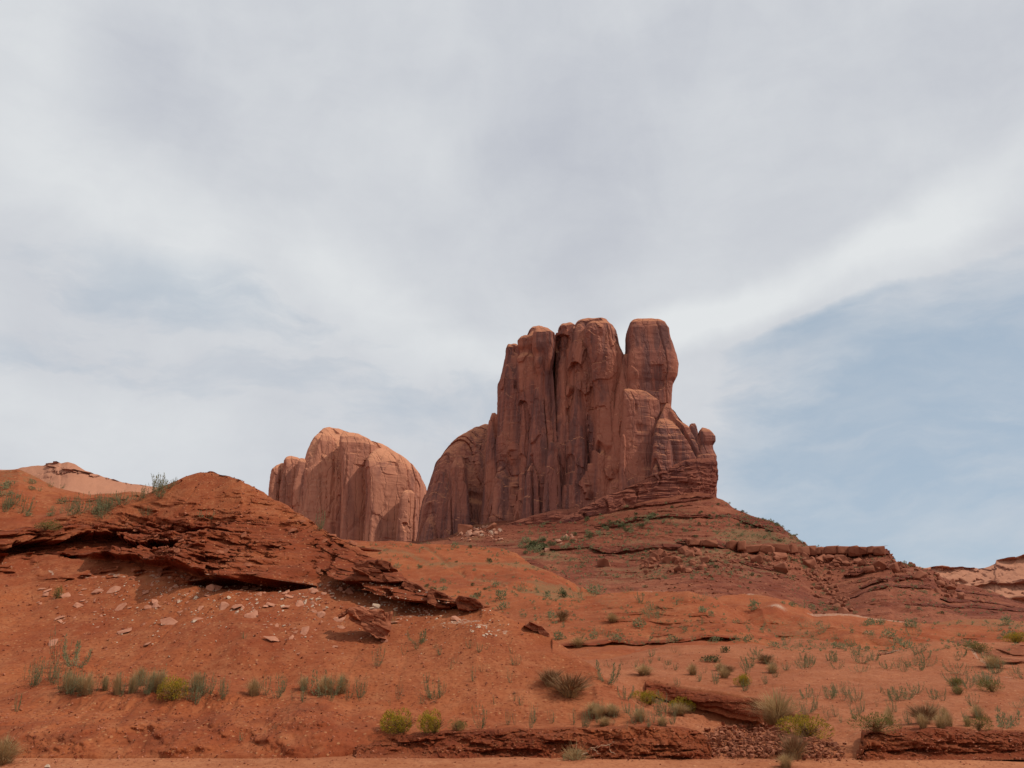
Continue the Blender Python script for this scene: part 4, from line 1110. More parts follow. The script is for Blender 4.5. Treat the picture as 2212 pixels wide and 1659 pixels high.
def build_second_butte():
    B = empty('sandstone_butte', (-55, 560, 90))
    tag(B, 'lower salmon coloured dome shaped butte behind the mound, lit by the sun', 'butte')
    inv = Matrix.Translation((-55, 560, 90)).inverted()

    def L(name, rows, d, thick, **k):
        mat = k.pop('mat', M['butte2'])
        o = loft(name, rows, d, thick, mat, None, **k)
        o.parent = B; o.matrix_parent_inverse = inv
        return o
    bot = 1200
    L('knob', [(1001, 608, 616), (1006, 600, 622), (1014, 591, 626), (1026, 586, 628), (1045, 585, 628), (1061, 584, 630), (bot, 580, 630)], 566, 20, seed=301, skew=.32, res=.7, flute=.4, plate=.5, bed=.5)
    L('knob', [(987, 628, 636), (990, 621, 650), (996, 616, 662), (1006, 614, 670), (1030, 610, 672), (1061, 606, 675), (bot, 600, 680)], 562, 30, seed=305, skew=.32, res=.7, flute=.5, plate=.4, bed=.5)
    L('knob', [(992, 650, 660), (1000, 645, 668), (1020, 642, 672), (1060, 636, 675), (bot, 630, 680)], 556, 22, seed=307, skew=.32, res=.7, flute=.4, plate=.4, bed=.5)
    # main mass
    L('dome', [(925, 708, 724), (929, 700, 742), (934, 694, 756), (941, 688, 775), (948, 684, 800), (957, 680, 838), (971, 673, 864), (984, 669, 880), (994, 667, 890), (1010, 664, 906), (1030, 662, 913), (1060, 658, 915), (1110, 652, 916), (bot, 645, 918)],
      556, 80, seed=311, skew=.25, e=.42, res=.75, flute=.5, plate=.55, bed=.45, crack=.5, tilt=.05)
    # left lobe
    L('lobe', [(932, 700, 708), (940, 694, 718), (952, 688, 726), (980, 680, 730), (1010, 672, 732), (1050, 664, 734), (1100, 655, 736), (1150, 650, 738), (bot, 645, 740)], 553, 30, seed=315, skew=.32, e=.45, res=.7, flute=.2, plate=.5, bed=.2, crack=.3, tilt=.03)
    L('lobe', [(938, 744, 780), (946, 738, 800), (960, 736, 812), (1000, 740, 818), (1060, 743, 822), (1130, 741, 822), (bot, 738, 822)], 545, 34, seed=316, skew=.30, e=.3, res=.7, flute=.15, plate=.3, bed=.2, crack=.3, tilt=.03)
    # right lobe, stands forward
    L('lobe', [(972, 815, 850), (980, 806, 868), (990, 800, 884), (1004, 796, 898), (1016, 795, 906), (1030, 795, 911), (1051, 796, 914), (1070, 797, 914), (1100, 795, 912), (1150, 792, 910), (bot, 790, 910)],
      536, 50, seed=321, skew=.32, e=.34, res=.7, flute=.2, plate=.4, bed=.2, crack=.3, tilt=.05)
    L('boulder_buttress', [(1060, 875, 890), (1066, 870, 896), (1080, 866, 900), (1110, 862, 900), (1150, 858, 902), (bot, 852, 905)], 530, 14, seed=325, skew=.32, e=.6, res=.6, flute=.5, plate=.8, bed=.5)


def build_far():
    # pale slickrock mesa far on the left, and one far on the right
    def far(name, label, cr, dd, c0, c1, foot, seed, ledges, dark=None):
        c = np.arange(c0, c1, 1.5)
        py = interp(c, cr)
        d = 0 * c + dd

        def disp(X, Y, Z, PX, PY, T):
            up = 4.0 * fbm(X / 90, Y / 90, 0, seed, 4) * (1 - smooth(1.5, 2, T)) + 1.2 * fbm(X / 14, Y / 20, 0, seed + 1, 3)
            out = 0 * X
            rock = 0 * X
            for ln, hh, am in ledges:
                cc = interp(PX, ln) + 1.2 * vn(PX / 9, 0, 0, seed + 3); h = interp(PX, hh)
                q = (PY - (cc - h)) / np.maximum(2 * h, .5)
                m = smooth(0, .3, q) * (1 - smooth(.9, 1.1, q)) * (h > .3)
                out = out + m * am * (1 + .6 * vn(X / 14, Z / 5, 0, seed + 4)); rock = np.maximum(rock, m)
            out = out + 5 * strata(X, Z, 9, seed + 5, .02) * smooth(-.2, .6, fbm(X / 80, Z / 20, 0, seed + 6, 3))
            return out, up, (rock, 0 * X, 0 * X)
        o = sheet(name, [('p', list(zip(c, interp(c, foot), d * .9))), ('p', list(zip(c, interp(c, foot) * .5 + py * .5, d * .955))), ('p', list(zip(c, py, d))), ('h', list(zip(c, 0 * c + 60, d * 1.1))), ('h', list(zip(c, 0 * c - 5, d * 1.3)))],
                  [60, 70, 6, 4], c, disp, M['mesa'], soft=3, kind=None)
        tag(o, label, 'mesa')
        return o
    far('mesa', 'pale sunlit slickrock hill behind the orange hill, far off', [(-600, 1010), (-200, 1012), (0, 1012), (38, 1009), (68, 1003), (95, 1000), (105, 994), (128, 993), (131, 996), (146, 994), (160, 999), (208, 1023), (232, 1029), (256, 1035), (270, 1040), (314, 1044), (380, 1060), (470, 1090)],
        1100, -600, 470, [(-600, 1110), (470, 1110)], 401, [([(100, 996), (130, 996)], [(98, 0), (104, 1.5), (128, 1.5), (131, 0)], 6), ([(105, 1006), (125, 1012)], [(100, 0), (108, 2), (122, 2), (127, 0)], 5),
                                                       ([(140, 1016), (210, 1024)], [(135, 0), (145, 2), (200, 2), (212, 0)], 5), ([(240, 1034), (314, 1045)], [(236, 0), (250, 2), (300, 2), (320, 0)], 6)])
    far('mesa', 'pale banded rock plateau far behind the end of the talus slope', [(1900, 1235), (1960, 1222), (1975, 1218), (1995, 1222), (2020, 1220), (2050, 1221), (2100, 1223), (2125, 1222), (2150, 1212), (2152, 1204), (2165, 1202), (2190, 1200), (2196, 1196), (2212, 1193), (2300, 1180), (2600, 1170), (3300, 1190)],
        1000, 1900, 3300, [(1900, 1350), (3300, 1390)], 421, [([(2150, 1207), (2212, 1200), (2300, 1186)], [(2148, 0), (2153, 3), (2300, 3)], 9), ([(2010, 1225), (2100, 1226)], [(2000, 0), (2020, 2), (2090, 2), (2110, 0)], 6),
                                                       ([(2000, 1275), (2212, 1262), (2400, 1260)], [(1980, 3), (2400, 5)], 10), ([(2120, 1296), (2212, 1300)], [(2100, 3), (2400, 4)], 10)])


build_main_butte()
build_second_butte()
build_far()


# ---------------------------------------------------------------- rocks
rng = random.Random(7)
nrng = np.random.RandomState(7)
scene_view_ready = True


def hull_mesh(name, mat, seed, flat=1.0, npts=16, sub=0, longish=1.0, boxy=.8):
    r = np.random.RandomState(seed)
    bm = bmesh.new()
    for _ in range(npts):
        v = r.normal(size=3); v /= np.linalg.norm(v); v *= 0.5 * r.uniform(.82, 1.0)
        v = np.sign(v) * np.abs(v) ** boxy * (.8 if boxy < .6 else 1)
        bm.verts.new((v[0] * longish, v[1], v[2] * flat))
    bmesh.ops.convex_hull(bm, input=bm.verts)
    bmesh.ops.delete(bm, geom=[v for v in bm.verts if not v.link_faces], context='VERTS')
    if sub:
        bmesh.ops.bevel(bm, geom=list(bm.edges), offset=0.025, segments=1, affect='EDGES')
    me = bpy.data.meshes.new(name)
    bm.to_mesh(me); bm.free()
    me.materials.append(mat)
    return me


BOULDERS = [hull_mesh('boulder', M['rock'], s, .8, 15, 1) for s in range(40, 50)]
SLABS = [hull_mesh('flat_stone', M['slab'], s, .26, 13, 1, 1.3) for s in range(60, 68)]
TANS = [hull_mesh('flat_stone', M['tan'], s, .2, 9, 1, 1.4) for s in range(60, 68)]
PALES = [hull_mesh('pale_stone', M['pale'], s, .4, 11, 0, 1.1) for s in range(80, 85)]


def put_mesh(name, me, p, size, label, cat, group, tilt=0.25, sink=0.2, rot=None, zs=1.0):
    o = bpy.data.objects.new(name, me)
    C.objects.link(o)
    o.location = (p[0], p[1], p[2] + size * zs * (0.5 - sink) * .5)
    o.scale = (size * rng.uniform(.85, 1.15), size * rng.uniform(.75, 1.1), size * zs * rng.uniform(.8, 1.15))
    if cat == 'stone':
        q = Matrix.Rotation(rng.uniform(.35, .95), 3, 'X') @ Matrix.Rotation(rng.uniform(-.25, .25), 3, 'Y') @ Matrix.Rotation(rng.uniform(0, 6.3), 3, 'Z')
        o.rotation_euler = q.to_euler()
    else:
        o.rotation_euler = rot or (rng.uniform(-tilt, tilt), rng.uniform(-tilt, tilt), rng.uniform(0, 6.3))
    tag(o, label, cat, group)
    return o


def mpp(p):
    """metres per photo pixel at a point"""
    return (p[1] * cP + (p[2] - CAM_Z) * sP) / FPX


def scatter_rocks(n, pick, size, label, group, meshes, name='boulder', cat='boulder', tilt=.5, zs=1.0, only=None):
    done = 0; tries = 0
    while done < n and tries < n * 12:
        tries += 1
        px, py = pick()
        p = hit(px, py)
        if not p or (only and p[3] not in only): continue
        s = size(px, py) * mpp(p) * (1.3 if cat == 'boulder' else 1.1)
        put_mesh(name, rng.choice(meshes), p, s, label, cat, group, tilt=tilt, zs=zs)
        done += 1


def build_rocks():
    U = rng.uniform
    G = rng.gauss

    def along(pts, spread, bias=1.0):
        def f():
            t = U(0, 1) ** bias * (len(pts) - 1); i = min(int(t), len(pts) - 2); q = t - i
            a, b = pts[i], pts[i + 1]
            sp = spread if not isinstance(spread, list) else spread[i] * (1 - q) + spread[i + 1] * q
            return a[0] + (b[0] - a[0]) * q + G(0, sp), a[1] + (b[1] - a[1]) * q + G(0, sp * .6)
        return f
    T = ('talus_slope',)
    heavy = lambda a, b: (lambda x, y: a + (b - a) * rng.random() ** 2.6)
    scatter_rocks(62, lambda: (U(1385, 1530), U(1187, 1240)), heavy(6, 21), 'angular red boulder in the heap below the left stretch of the rim ledge', 'boulders heaped below the left stretch of the rim ledge', BOULDERS, only=T)
    scatter_rocks(26, along([(1625, 1200), (1665, 1215), (1700, 1235)], 12), heavy(8, 28), 'large tumbled red boulder in the cluster under the middle of the rim ledge', 'boulders under the middle of the rim ledge', BOULDERS, only=T)
    scatter_rocks(44, along([(1740, 1208), (1800, 1215), (1880, 1222)], 14), heavy(7, 26), 'red boulder strewn just under the outer end of the rim ledge', 'boulders under the outer end of the rim ledge', BOULDERS, only=T)
    scatter_rocks(84, along([(1745, 1228), (1765, 1250), (1790, 1285), (1825, 1318)], [16, 13, 14, 9], .8), lambda x, y: U(5, 11) + max(0, (y - 1290)) * .42 * rng.random(), 'red boulder in the long stream of rocks running down the gully', 'boulders running down the gully', BOULDERS, only=T)
    scatter_rocks(40, along([(1900, 1222), (1970, 1235), (2030, 1262), (2070, 1285)], 14), heavy(7, 25), 'red boulder on the stepped spur beyond the gully', 'boulders on the stepped spur', BOULDERS, only=T)
    scatter_rocks(34, lambda: (U(1180, 2150), U(1130, 1330)), heavy(4, 9), 'small lone red stone on the open talus slope', 'lone stones on the talus slope', BOULDERS, only=T)
    scatter_rocks(40, lambda: (1035 + G(0, 24), 1151 + G(0, 8)), heavy(4, 13), 'pale orange block in the rockfall at the foot of the butte', 'pale rockfall blocks at the foot of the butte', [b for b in PB], name='fallen_block', only=T)
    scatter_rocks(12, along([(1180, 1185), (1215, 1165), (1240, 1160)], 12), heavy(6, 16), 'pale sunlit boulder on the slope between butte and red hill', 'pale boulders below the butte wall', [b for b in PB], only=T)
    for px, py, s, lab in [(1004, 1147, 34, 'big round boulder standing against the foot of the rounded butte shoulder'),
                           (1060, 1141, 26, 'upright oval boulder above the pale rockfall'),
                           (1303, 1222, 34, 'pointed dark boulder alone beside the near edge of the talus'),
                           (1256, 1163, 14, 'single pale block on the slope above the green bushes'),
                           (1740, 1172, 9, 'small dark rock perched on the skyline before the rim ledge')]:
        p = hit(px, py)
        if p: put_mesh('boulder', BOULDERS[int(px) % 9], p, s * mpp(p), lab, 'boulder', None, tilt=.15, zs=1.1)
    # rim ledge blocks, the square jointed caprock
    x = 1480.0; k = 0
    line = [(1478, 1172), (1548, 1172), (1617, 1184), (1690, 1187), (1756, 1190), (1850, 1190), (1923, 1189)]
    while x < 1908:
        w = U(12, 34) if x > 1600 else U(10, 26)
        y = interp(x + w / 2, line)
        p = hit(x + w / 2, y + 6)
        if p and not (1548 < x < 1556):
            m = mpp(p)
            o = bpy.data.objects.new('caprock_block', CAPS[k % len(CAPS)])
            C.objects.link(o)
            hh = U(13, 24) * m * (1.0 if x > 1560 else .8)
            o.location = (p[0], p[1] + U(-.6, .4), p[2] + hh * .26)
            o.scale = (w * m * 1.25, 4.2, hh)
            o.rotation_euler = (U(-.08, .08), U(-.10, .10), U(-.25, .25))
            tag(o, 'squared red caprock block in the ledge along the rim of the talus', 'rock block', 'caprock blocks of the rim ledge')
            k += 1
        x += w
    # slabs and stones on the mound
    Mo = ('mound',)
    scatter_rocks(120, lambda: (U(80, 760), 1262 + abs(G(0, 55))), heavy(6, 24), 'flat red slab lying on the bare face of the mound below the ledges', 'flat slabs below the ledges', TANS, name='flat_stone', cat='stone', tilt=.35, only=Mo)
    scatter_rocks(40, lambda: (U(660, 1000), 1300 + abs(G(0, 45)) + 0), heavy(5, 17), 'flat red slab on the slope around the big leaning rock', 'flat slabs around the leaning rock', TANS, name='flat_stone', cat='stone', tilt=.4, only=Mo)
    scatter_rocks(60, lambda: (U(380, 800), 1262 + abs(G(0, 45))), heavy(4, 12), 'small cream stone on the mound face below the ledges', 'cream stones on the mound face', PALES, name='pale_stone', cat='stone', tilt=.3, only=Mo)
    scatter_rocks(60, along([(830, 1290), (900, 1318), (980, 1340), (1080, 1372)], 12), heavy(3, 7), 'small cream stone in the trail below the lower ledge', 'cream stones trailing below the lower ledge', PALES, name='pale_stone', cat='stone', only=Mo)
    scatter_rocks(50, lambda: (U(250, 760), U(1125, 1250)), heavy(6, 19), 'loose flat slab resting among the layered ledges of the mound', 'loose slabs among the ledges', SLABS, name='flat_stone', cat='stone', tilt=.3, only=Mo)
    for px, py, s, lab, me in [(512, 1312, 24, 'upright pale pink slab standing on the mound face', TANS[1]),
                               (478, 1312, 26, 'broad flat red slab beside the upright pink slab', TANS[2]),
                               (545, 1331, 26, 'flat tan slab below the upright pink slab', TANS[3]),
                               (655, 1365, 30, 'flat tan slab lying under the hanging ledge, alone', TANS[4]),
                               (586, 1380, 34, 'lowest long tan slab on the mound face', TANS[5]),
                               (370, 1345, 32, 'wide thin red slab lowest on the left half of the mound', TANS[6]),
                               (812, 1311, 20, 'round cream boulder on top of the leaning rock', PALES[0]),
                               (803, 1316, 12, 'small cream wedge next to the round cream boulder', PALES[1]),
                               (100, 1655, 14, 'small stone on the road below the bank', PALES[2])]:
        p = hit(px, py)
        if p: put_mesh('stone', me, p, s * mpp(p), lab, 'stone', None, tilt=.3, zs=1.4 if me in PALES else 1.0)


PB = [hull_mesh('pale_boulder', plain_mat('pale_orange_rock', (0.40, 0.17, 0.10, 1), (0.52, 0.26, 0.17, 1), 1.2, rnd=.4, bump_d=.1), s, .8, 14, 1) for s in (30, 31, 32)]


def block_mesh(seed):
    r = np.random.RandomState(seed)
    bm = bmesh.new()
    bmesh.ops.create_cube(bm, size=1.0)
    for v in bm.verts:
        v.co.x += r.uniform(-.10, .10); v.co.y += r.uniform(-.12, .12); v.co.z += r.uniform(-.10, .10)
        if v.co.z < 0: v.co.y *= .75; v.co.x *= r.uniform(.8, .98)
    bmesh.ops.bevel(bm, geom=list(bm.edges), offset=0.05, segments=1, affect='EDGES')
    bmesh.ops.subdivide_edges(bm, edges=list(bm.edges), cuts=2, use_grid_fill=True)
    for v in bm.verts:
        n = r.uniform(-.018, .018)
        v.co *= 1 + n
    me = bpy.data.meshes.new('caprock_block')
    bm.to_mesh(me); bm.free()
    me.materials.append(M['rock'])
    return me


CAPS = [hull_mesh('caprock_block', M['rock'], s, .95, 22, 1, boxy=.42) for s in range(10, 18)]


def outline_rock(name, pts, d, thick, mat, label, cat, lean=0.0, seed=5, step=0.10, layer=.16):
    """a rock with the outline one sees, real thickness, layered and chipped faces"""
    P = np.array([to_world(x, y, d) for x, y in pts])
    cen = P.mean(0)
    n = len(P)
    # resample the outline
    ring = []
    for i in range(n):
        a, b = P[i], P[(i + 1) % n]
        m = max(1, int(np.linalg.norm(b - a) / step))
        for k in range(m): ring.append(a + (b - a) * k / m)
    ring = np.array(ring)
    N = len(ring)
    prof = [(0.06 * (q - .9 if q > .9 else 0) / .1 + 0.0, q) for q in np.linspace(.02, .97, 22)] + [(.12, .995), (.2, 1.0), (.4, 1.0), (.65, .985), (.88, .93), (.98, .75), (1.0, .4), (1.0, .02)]
    rows = []
    for q, s in prof:
        r = cen + (ring - cen) * s
        r[:, 1] = d + q * thick + (r[:, 2] - cen[2]) * lean
        rows.append(r)
    V = np.array(rows)
    X, Y, Z = V[..., 0], V[..., 1], V[..., 2]
    ff, fe = facet((X + .5 * Z) / .75, (Z + .4 * X) / .38, seed)
    D = .16 * ff + .07 * strata(X, Z + .45 * X, layer, seed, .35) + .05 * fbm(X / .3, 0 * Y, Z / .2, seed + 1, 3)
    V[..., 1] -= D * 1.2
    V[..., 0] += .5 * D * np.sign(X - cen[0]); V[..., 2] += .4 * D * np.sign(Z - cen[2])
    V = V.reshape(-1, 3) - cen
    i = np.arange(len(prof) * N).reshape(len(prof), N)
    F = np.stack([i[:-1], np.roll(i[:-1], -1, 1), np.roll(i[1:], -1, 1), i[1:]], -1).reshape(-1, 4)
    o = mesh_obj(name, V, F, mat, smooth_=False)
    o.location = cen + np.array([0, 0, -.06])
    tag(o, label, cat)
    return o


def build_named_rocks():
    p = hit(790, 1372)
    d = p[1] if p else 41
    outline_rock('leaning_rock', [(757, 1312), (780, 1308), (812, 1316), (845, 1316), (843, 1340), (840, 1364), (834, 1378), (812, 1374), (786, 1360), (764, 1344), (748, 1330)],
                 d - .75, 1.0, M['slab'], 'big leaning rock slab with a hollow under it, halfway down the mound', 'rock', lean=.32, seed=501)
    outline_rock('flat_stone', [(724, 1329), (742, 1318), (756, 1310), (754, 1318), (740, 1328), (728, 1334)], d - .3, .4, M['slab'], 'thin dark pointed slab touching the upper end of the leaning rock', 'stone', seed=503)
    p = hit(812, 1240); d = p[1] if p else 45
    outline_rock('rounded_boulder', [(760, 1222), (772, 1210), (800, 1203), (830, 1208), (850, 1219), (858, 1228), (830, 1230), (790, 1226), (764, 1230)], d - 1.7, 1.5, M['ledge'],
                 'smooth rounded boulder, upper of the two stacked in the lower ledge', 'boulder', lean=.3, seed=505, layer=.5)
    outline_rock('rounded_boulder', [(757, 1240), (762, 1230), (790, 1224), (830, 1231), (868, 1247), (874, 1254), (840, 1256), (800, 1254), (768, 1252)], d - 2.0, 1.7, M['ledge'],
                 'smooth rounded boulder, lower of the two stacked in the lower ledge', 'boulder', lean=.3, seed=507, layer=.5)
    for pts, lab in (([(866, 1262), (872, 1252), (900, 1257), (922, 1270), (930, 1284), (926, 1298), (904, 1303), (878, 1294), (868, 1280)], 'tallest dark layered block in the tail of the lower ledge'),
                     ([(924, 1276), (932, 1268), (962, 1278), (984, 1290), (988, 1306), (970, 1313), (944, 1310), (926, 1298)], 'middle dark layered block in the tail of the lower ledge'),
                     ([(982, 1294), (992, 1284), (1028, 1292), (1046, 1306), (1040, 1315), (1012, 1318), (990, 1312)], 'last dark layered block where the lower ledge ends')):
        cx = sum(q[0] for q in pts) / len(pts)
        q = hit(cx, max(y for x, y in pts) + 4); dd = q[1] if q else 43
        outline_rock('layered_rock', pts, dd - .35, 1.8, M['ledge'], lab, 'rock', lean=.15, seed=520 + int(cx), layer=.28)
    p = hit(1165, 1366); d = p[1] if p else 40
    outline_rock('layered_rock', [(1128, 1345), (1145, 1340), (1170, 1348), (1188, 1366), (1189, 1376), (1176, 1374), (1150, 1358)], d - .2, 1.2, M['slab'],
                 'broken layered rock at the end of the mound ridge', 'rock', lean=.2, seed=509)


def merged_rocks(name, pts, mat, label, kind='stuff', flat=.6, seed=3):
    """thousands of little stones as one mass; pts = (x, y, z, size)"""
    r = np.random.RandomState(seed)
    base = []
    for s in range(6):
        me = hull_mesh('tmp', mat, 900 + s + seed * 10, flat, 9, 0)
        me.calc_loop_triangles()
        v = np.array([list(q.co) for q in me.vertices]); f = np.array([list(t.vertices) for t in me.loop_triangles])
        base.append((v, f)); bpy.data.meshes.remove(me)
    Vs, Fs, n = [], [], 0
    for x, y, z, s in pts:
        v, f = base[r.randint(6)]
        a = r.uniform(0, 6.28); c_, s_ = math.cos(a), math.sin(a)
        w = v * np.array([s * r.uniform(.7, 1.3), s * r.uniform(.7, 1.2), s * r.uniform(.7, 1.3)])
        t = r.uniform(-.5, .5)
        w = np.stack([w[:, 0] * c_ - w[:, 1] * s_, w[:, 0] * s_ + w[:, 1] * c_, w[:, 2] + w[:, 0] * t], 1) + np.array([x, y, z + s * flat * .2])
        Vs.append(w); Fs.append(f + n); n += len(w)
    if not Vs: return None
    o = mesh_obj(name, np.concatenate(Vs), np.concatenate(Fs), mat, smooth_=False)
    tag(o, kind=kind)
    return o


def build_gravel():
    r = rng
    def many(n, pick, size, only):
        out = []
        for _ in range(n):
            px, py = pick(); p = hit(px, py)
            if p and p[3] in only: out.append((p[0] + r.uniform(-.08, .08), p[1] + r.uniform(-.1, .1), p[2], size() * mpp(p)))
        return out
    U = r.uniform
    hv = lambda a, b: (lambda: a + (b - a) * r.random() ** 3)
    dirt = M['gravel_red']
    merged_rocks('gravel', many(3600, lambda: (U(-20, 1150), 1600 - 340 * r.random() ** .9), hv(1.6, 7.0), ('mound',)) + many(1600, lambda: (U(-20, 760), U(1530, 1640)), hv(1.8, 6), ('mound',)) +
                 many(800, lambda: (U(200, 740), U(1020, 1260)), hv(2, 8), ('mound',)), dirt, None, seed=1)
    merged_rocks('gravel', many(1100, lambda: (U(200, 1100), 1255 + abs(r.gauss(0, 60))), hv(1.8, 6), ('mound',)), M['pale_gravel'], None, seed=2)
    merged_rocks('gravel', many(900, lambda: (U(740, 1560), U(1572, 1652)), hv(1.8, 6), ('roadside_bank',)) + many(700, lambda: (U(1820, 2212), U(1572, 1640)), hv(1.8, 6), ('roadside_bank',)), dirt, None, seed=3)
    merged_rocks('gravel', many(1500, lambda: (U(1150, 2212), U(1400, 1600)), hv(1.2, 4), ('sandy_flat',)) + many(1600, lambda: (U(0, 2212), 1636 + abs(r.gauss(0, 9))), hv(1.5, 6), ('dirt_road', 'sandy_flat', 'mound', 'roadside_bank')), dirt, None, seed=4)
    merged_rocks('gravel', many(2600, lambda: (U(1150, 2212), U(1110, 1340)), hv(1.4, 5.0), ('talus_slope',)) + many(1500, lambda: (U(1380, 2060), 1196 + abs(r.gauss(0, 34))), hv(2.0, 9.0), ('talus_slope',)) + many(500, lambda: (1040 + r.gauss(0, 35), 1150 + r.gauss(0, 12)), hv(2, 6), ('talus_slope',)), M['rock'], None, seed=5)
    # the heap of broken rock spilling out of the wash
    heap = []
    for _ in range(2300):
        t = r.random()
        if t < .72: px, py = U(1515, 1710), U(1568, 1640)
        else: px, py = U(1690, 1825), U(1600, 1645)
        cx = 1515 + (py - 1568) * .35
        if px < cx + 4 * r.random(): continue
        p = hit(px, py)
        if p: dens = bump(np.float64(px), np.float64(py), 1625, 1602, 118, 44) + bump(np.float64(px), np.float64(py), 1755, 1625, 80, 24)
        if p and r.random() < .25 + .9 * dens: heap.append((p[0], p[1], p[2] + U(0, .10), (2.2 + 11 * r.random() ** 2.5) * mpp(p)))
    merged_rocks('rubble', heap, M['rubble'], None, flat=.75, seed=6)


M['gravel_red'] = plain_mat('gravel_red', (0.17, 0.042, 0.020, 1), (0.46, 0.17, 0.095, 1), 2.5, bump_d=0)
M['pale_gravel'] = plain_mat('gravel_pale', (0.42, 0.25, 0.16, 1), (0.60, 0.46, 0.34, 1), 3.0, bump_d=0)
M['rubble'] = plain_mat('rubble_rock', (0.17, 0.050, 0.024, 1), (0.37, 0.140, 0.075, 1), 4.0, bump_d=0.02)

# ---------------------------------------------------------------- plants


def tri_cloud(name, tris, mat, parent=None, link=True):
    V = np.array(tris, float).reshape(-1, 3)
    F = np.arange(len(V)).reshape(-1, 3)
    return mesh_obj(name, V, F, mat, parent=parent, smooth_=False, link=link)


def leaf(r, p, dirv, length, width):
    d = np.array(dirv, float); d /= np.linalg.norm(d) + 1e-9
    s = np.cross(d, r.normal(size=3)); s /= np.linalg.norm(s) + 1e-9
    return [p - s * width / 2, p + s * width / 2, p + d * length]


def spike_curve(r, h, out):
    a = r.uniform(0, 6.28)
    o = np.array([math.cos(a), math.sin(a), 0]) * out * r.uniform(.4, 1.2)
    hh = h * r.uniform(.55, 1.0)
    return lambda t: o * (1 - (1 - t) ** 2) + np.array([0, 0, hh]) * (t ** 1.5 * .8 + .2 * t)


def make_sage(seed, n=7, h=1.0, out=.45, fat=.075, leaves=42, leaf_len=.08):
    """leafy upright-curving branches; unit height. returns (foliage tris, stem tris)"""
    r = np.random.RandomState(seed)
    fol, stem = [], []
    for _ in range(n):
        c = spike_curve(r, h, out)
        prev = c(0)
        for k in range(1, 7):
            t = k / 6; q = c(t)
            w = .018 * (1 - t * .7)
            stem.append([prev + (w, 0, 0), prev - (w, 0, 0), q]); stem.append([prev + (0, w, 0), prev - (0, w, 0), q])
            prev = q
        for _ in range(leaves):
            t = r.uniform(.18, 1.0)
            p = c(t); tan = c(min(1.05, t + .05)) - c(t - .02)
            env = fat * (math.sin(math.pi * (0.12 + .83 * t)) ** .7)
            off = r.normal(size=3); off /= np.linalg.norm(off); off *= env * r.uniform(.2, 1)
            fol.append(leaf(r, p + off, tan / (np.linalg.norm(tan) + 1e-6) + off / env * .8, leaf_len * r.uniform(.6, 1.2), leaf_len * .33))
    return fol, stem


def make_tussock(seed, n=420, h=1.0, spread=.75, width=.010, droop=.25):
    r = np.random.RandomState(seed)
    T = []
    for _ in range(n):
        a = r.uniform(0, 6.28); rad = spread * r.uniform(0, 1) ** .6
        b = np.array([math.cos(a), math.sin(a), 0])
        base = b * rad * .35 * r.uniform(.3, 1)
        hh = h * r.uniform(.45, 1) * (1 - .35 * (rad / spread) ** 2)
        m = base + b * rad * .35 + np.array([0, 0, hh * .6])
        tip = base + b * rad * r.uniform(.7, 1.0) + np.array([r.normal() * .05, r.normal() * .05, hh - droop * rad * r.uniform(0, 1)])
        s = np.cross(b, (0, 0, 1)) * width * r.uniform(.6, 1.4)
        T.append([base - s, base + s, m]); T.append([m - s * .8, m + s * .8, tip])
    return T


def make_dome(seed, n=900, h=1.0, spread=.65, leaf_len=.07, top_only=False, base_z=.25):
    r = np.random.RandomState(seed)
    T = []
    lob = [(r.uniform(-.75, .75) * spread, r.uniform(-.6, .6) * spread, r.uniform(.28, .55), r.uniform(.55, 1.0)) for _ in range(9)]
    for _ in range(n):
        lx, ly, rad, lh = lob[r.randint(9)]
        v = r.normal(size=3); v /= np.linalg.norm(v)
        if top_only: v[2] = abs(v[2]) * .8 + .2
        q = r.uniform(.75, 1.05)
        p = np.array([lx + v[0] * rad * spread * q, ly + v[1] * rad * spread * q, max(.03, base_z + (1 - base_z) * (.42 + .55 * v[2] * q) * lh) * h])
        T.append(leaf(r, p, v + np.array([0, 0, .9]), leaf_len * r.uniform(.6, 1.3), leaf_len * .45))
    return T


def make_twigs(seed, n=60, h=.7, spread=.55, w=.014):
    r = np.random.RandomState(seed)
    T = []
    for _ in range(n):
        a = r.uniform(0, 6.28); b = np.array([math.cos(a), math.sin(a), 0]) * spread * r.uniform(.1, 1)
        tip = b + np.array([0, 0, h * r.uniform(.5, 1)]); mid = tip * .5 + r.normal(size=3) * .05 - b * .12
        base = b * .1
        for p0, p1 in ((base, mid), (mid, tip), (mid, tip + r.normal(size=3) * .12)):
            s = np.cross(p1 - p0, r.normal(size=3)); s = s / (np.linalg.norm(s) + 1e-6) * w
            T.append([p0 - s, p0 + s, p1])
    return T


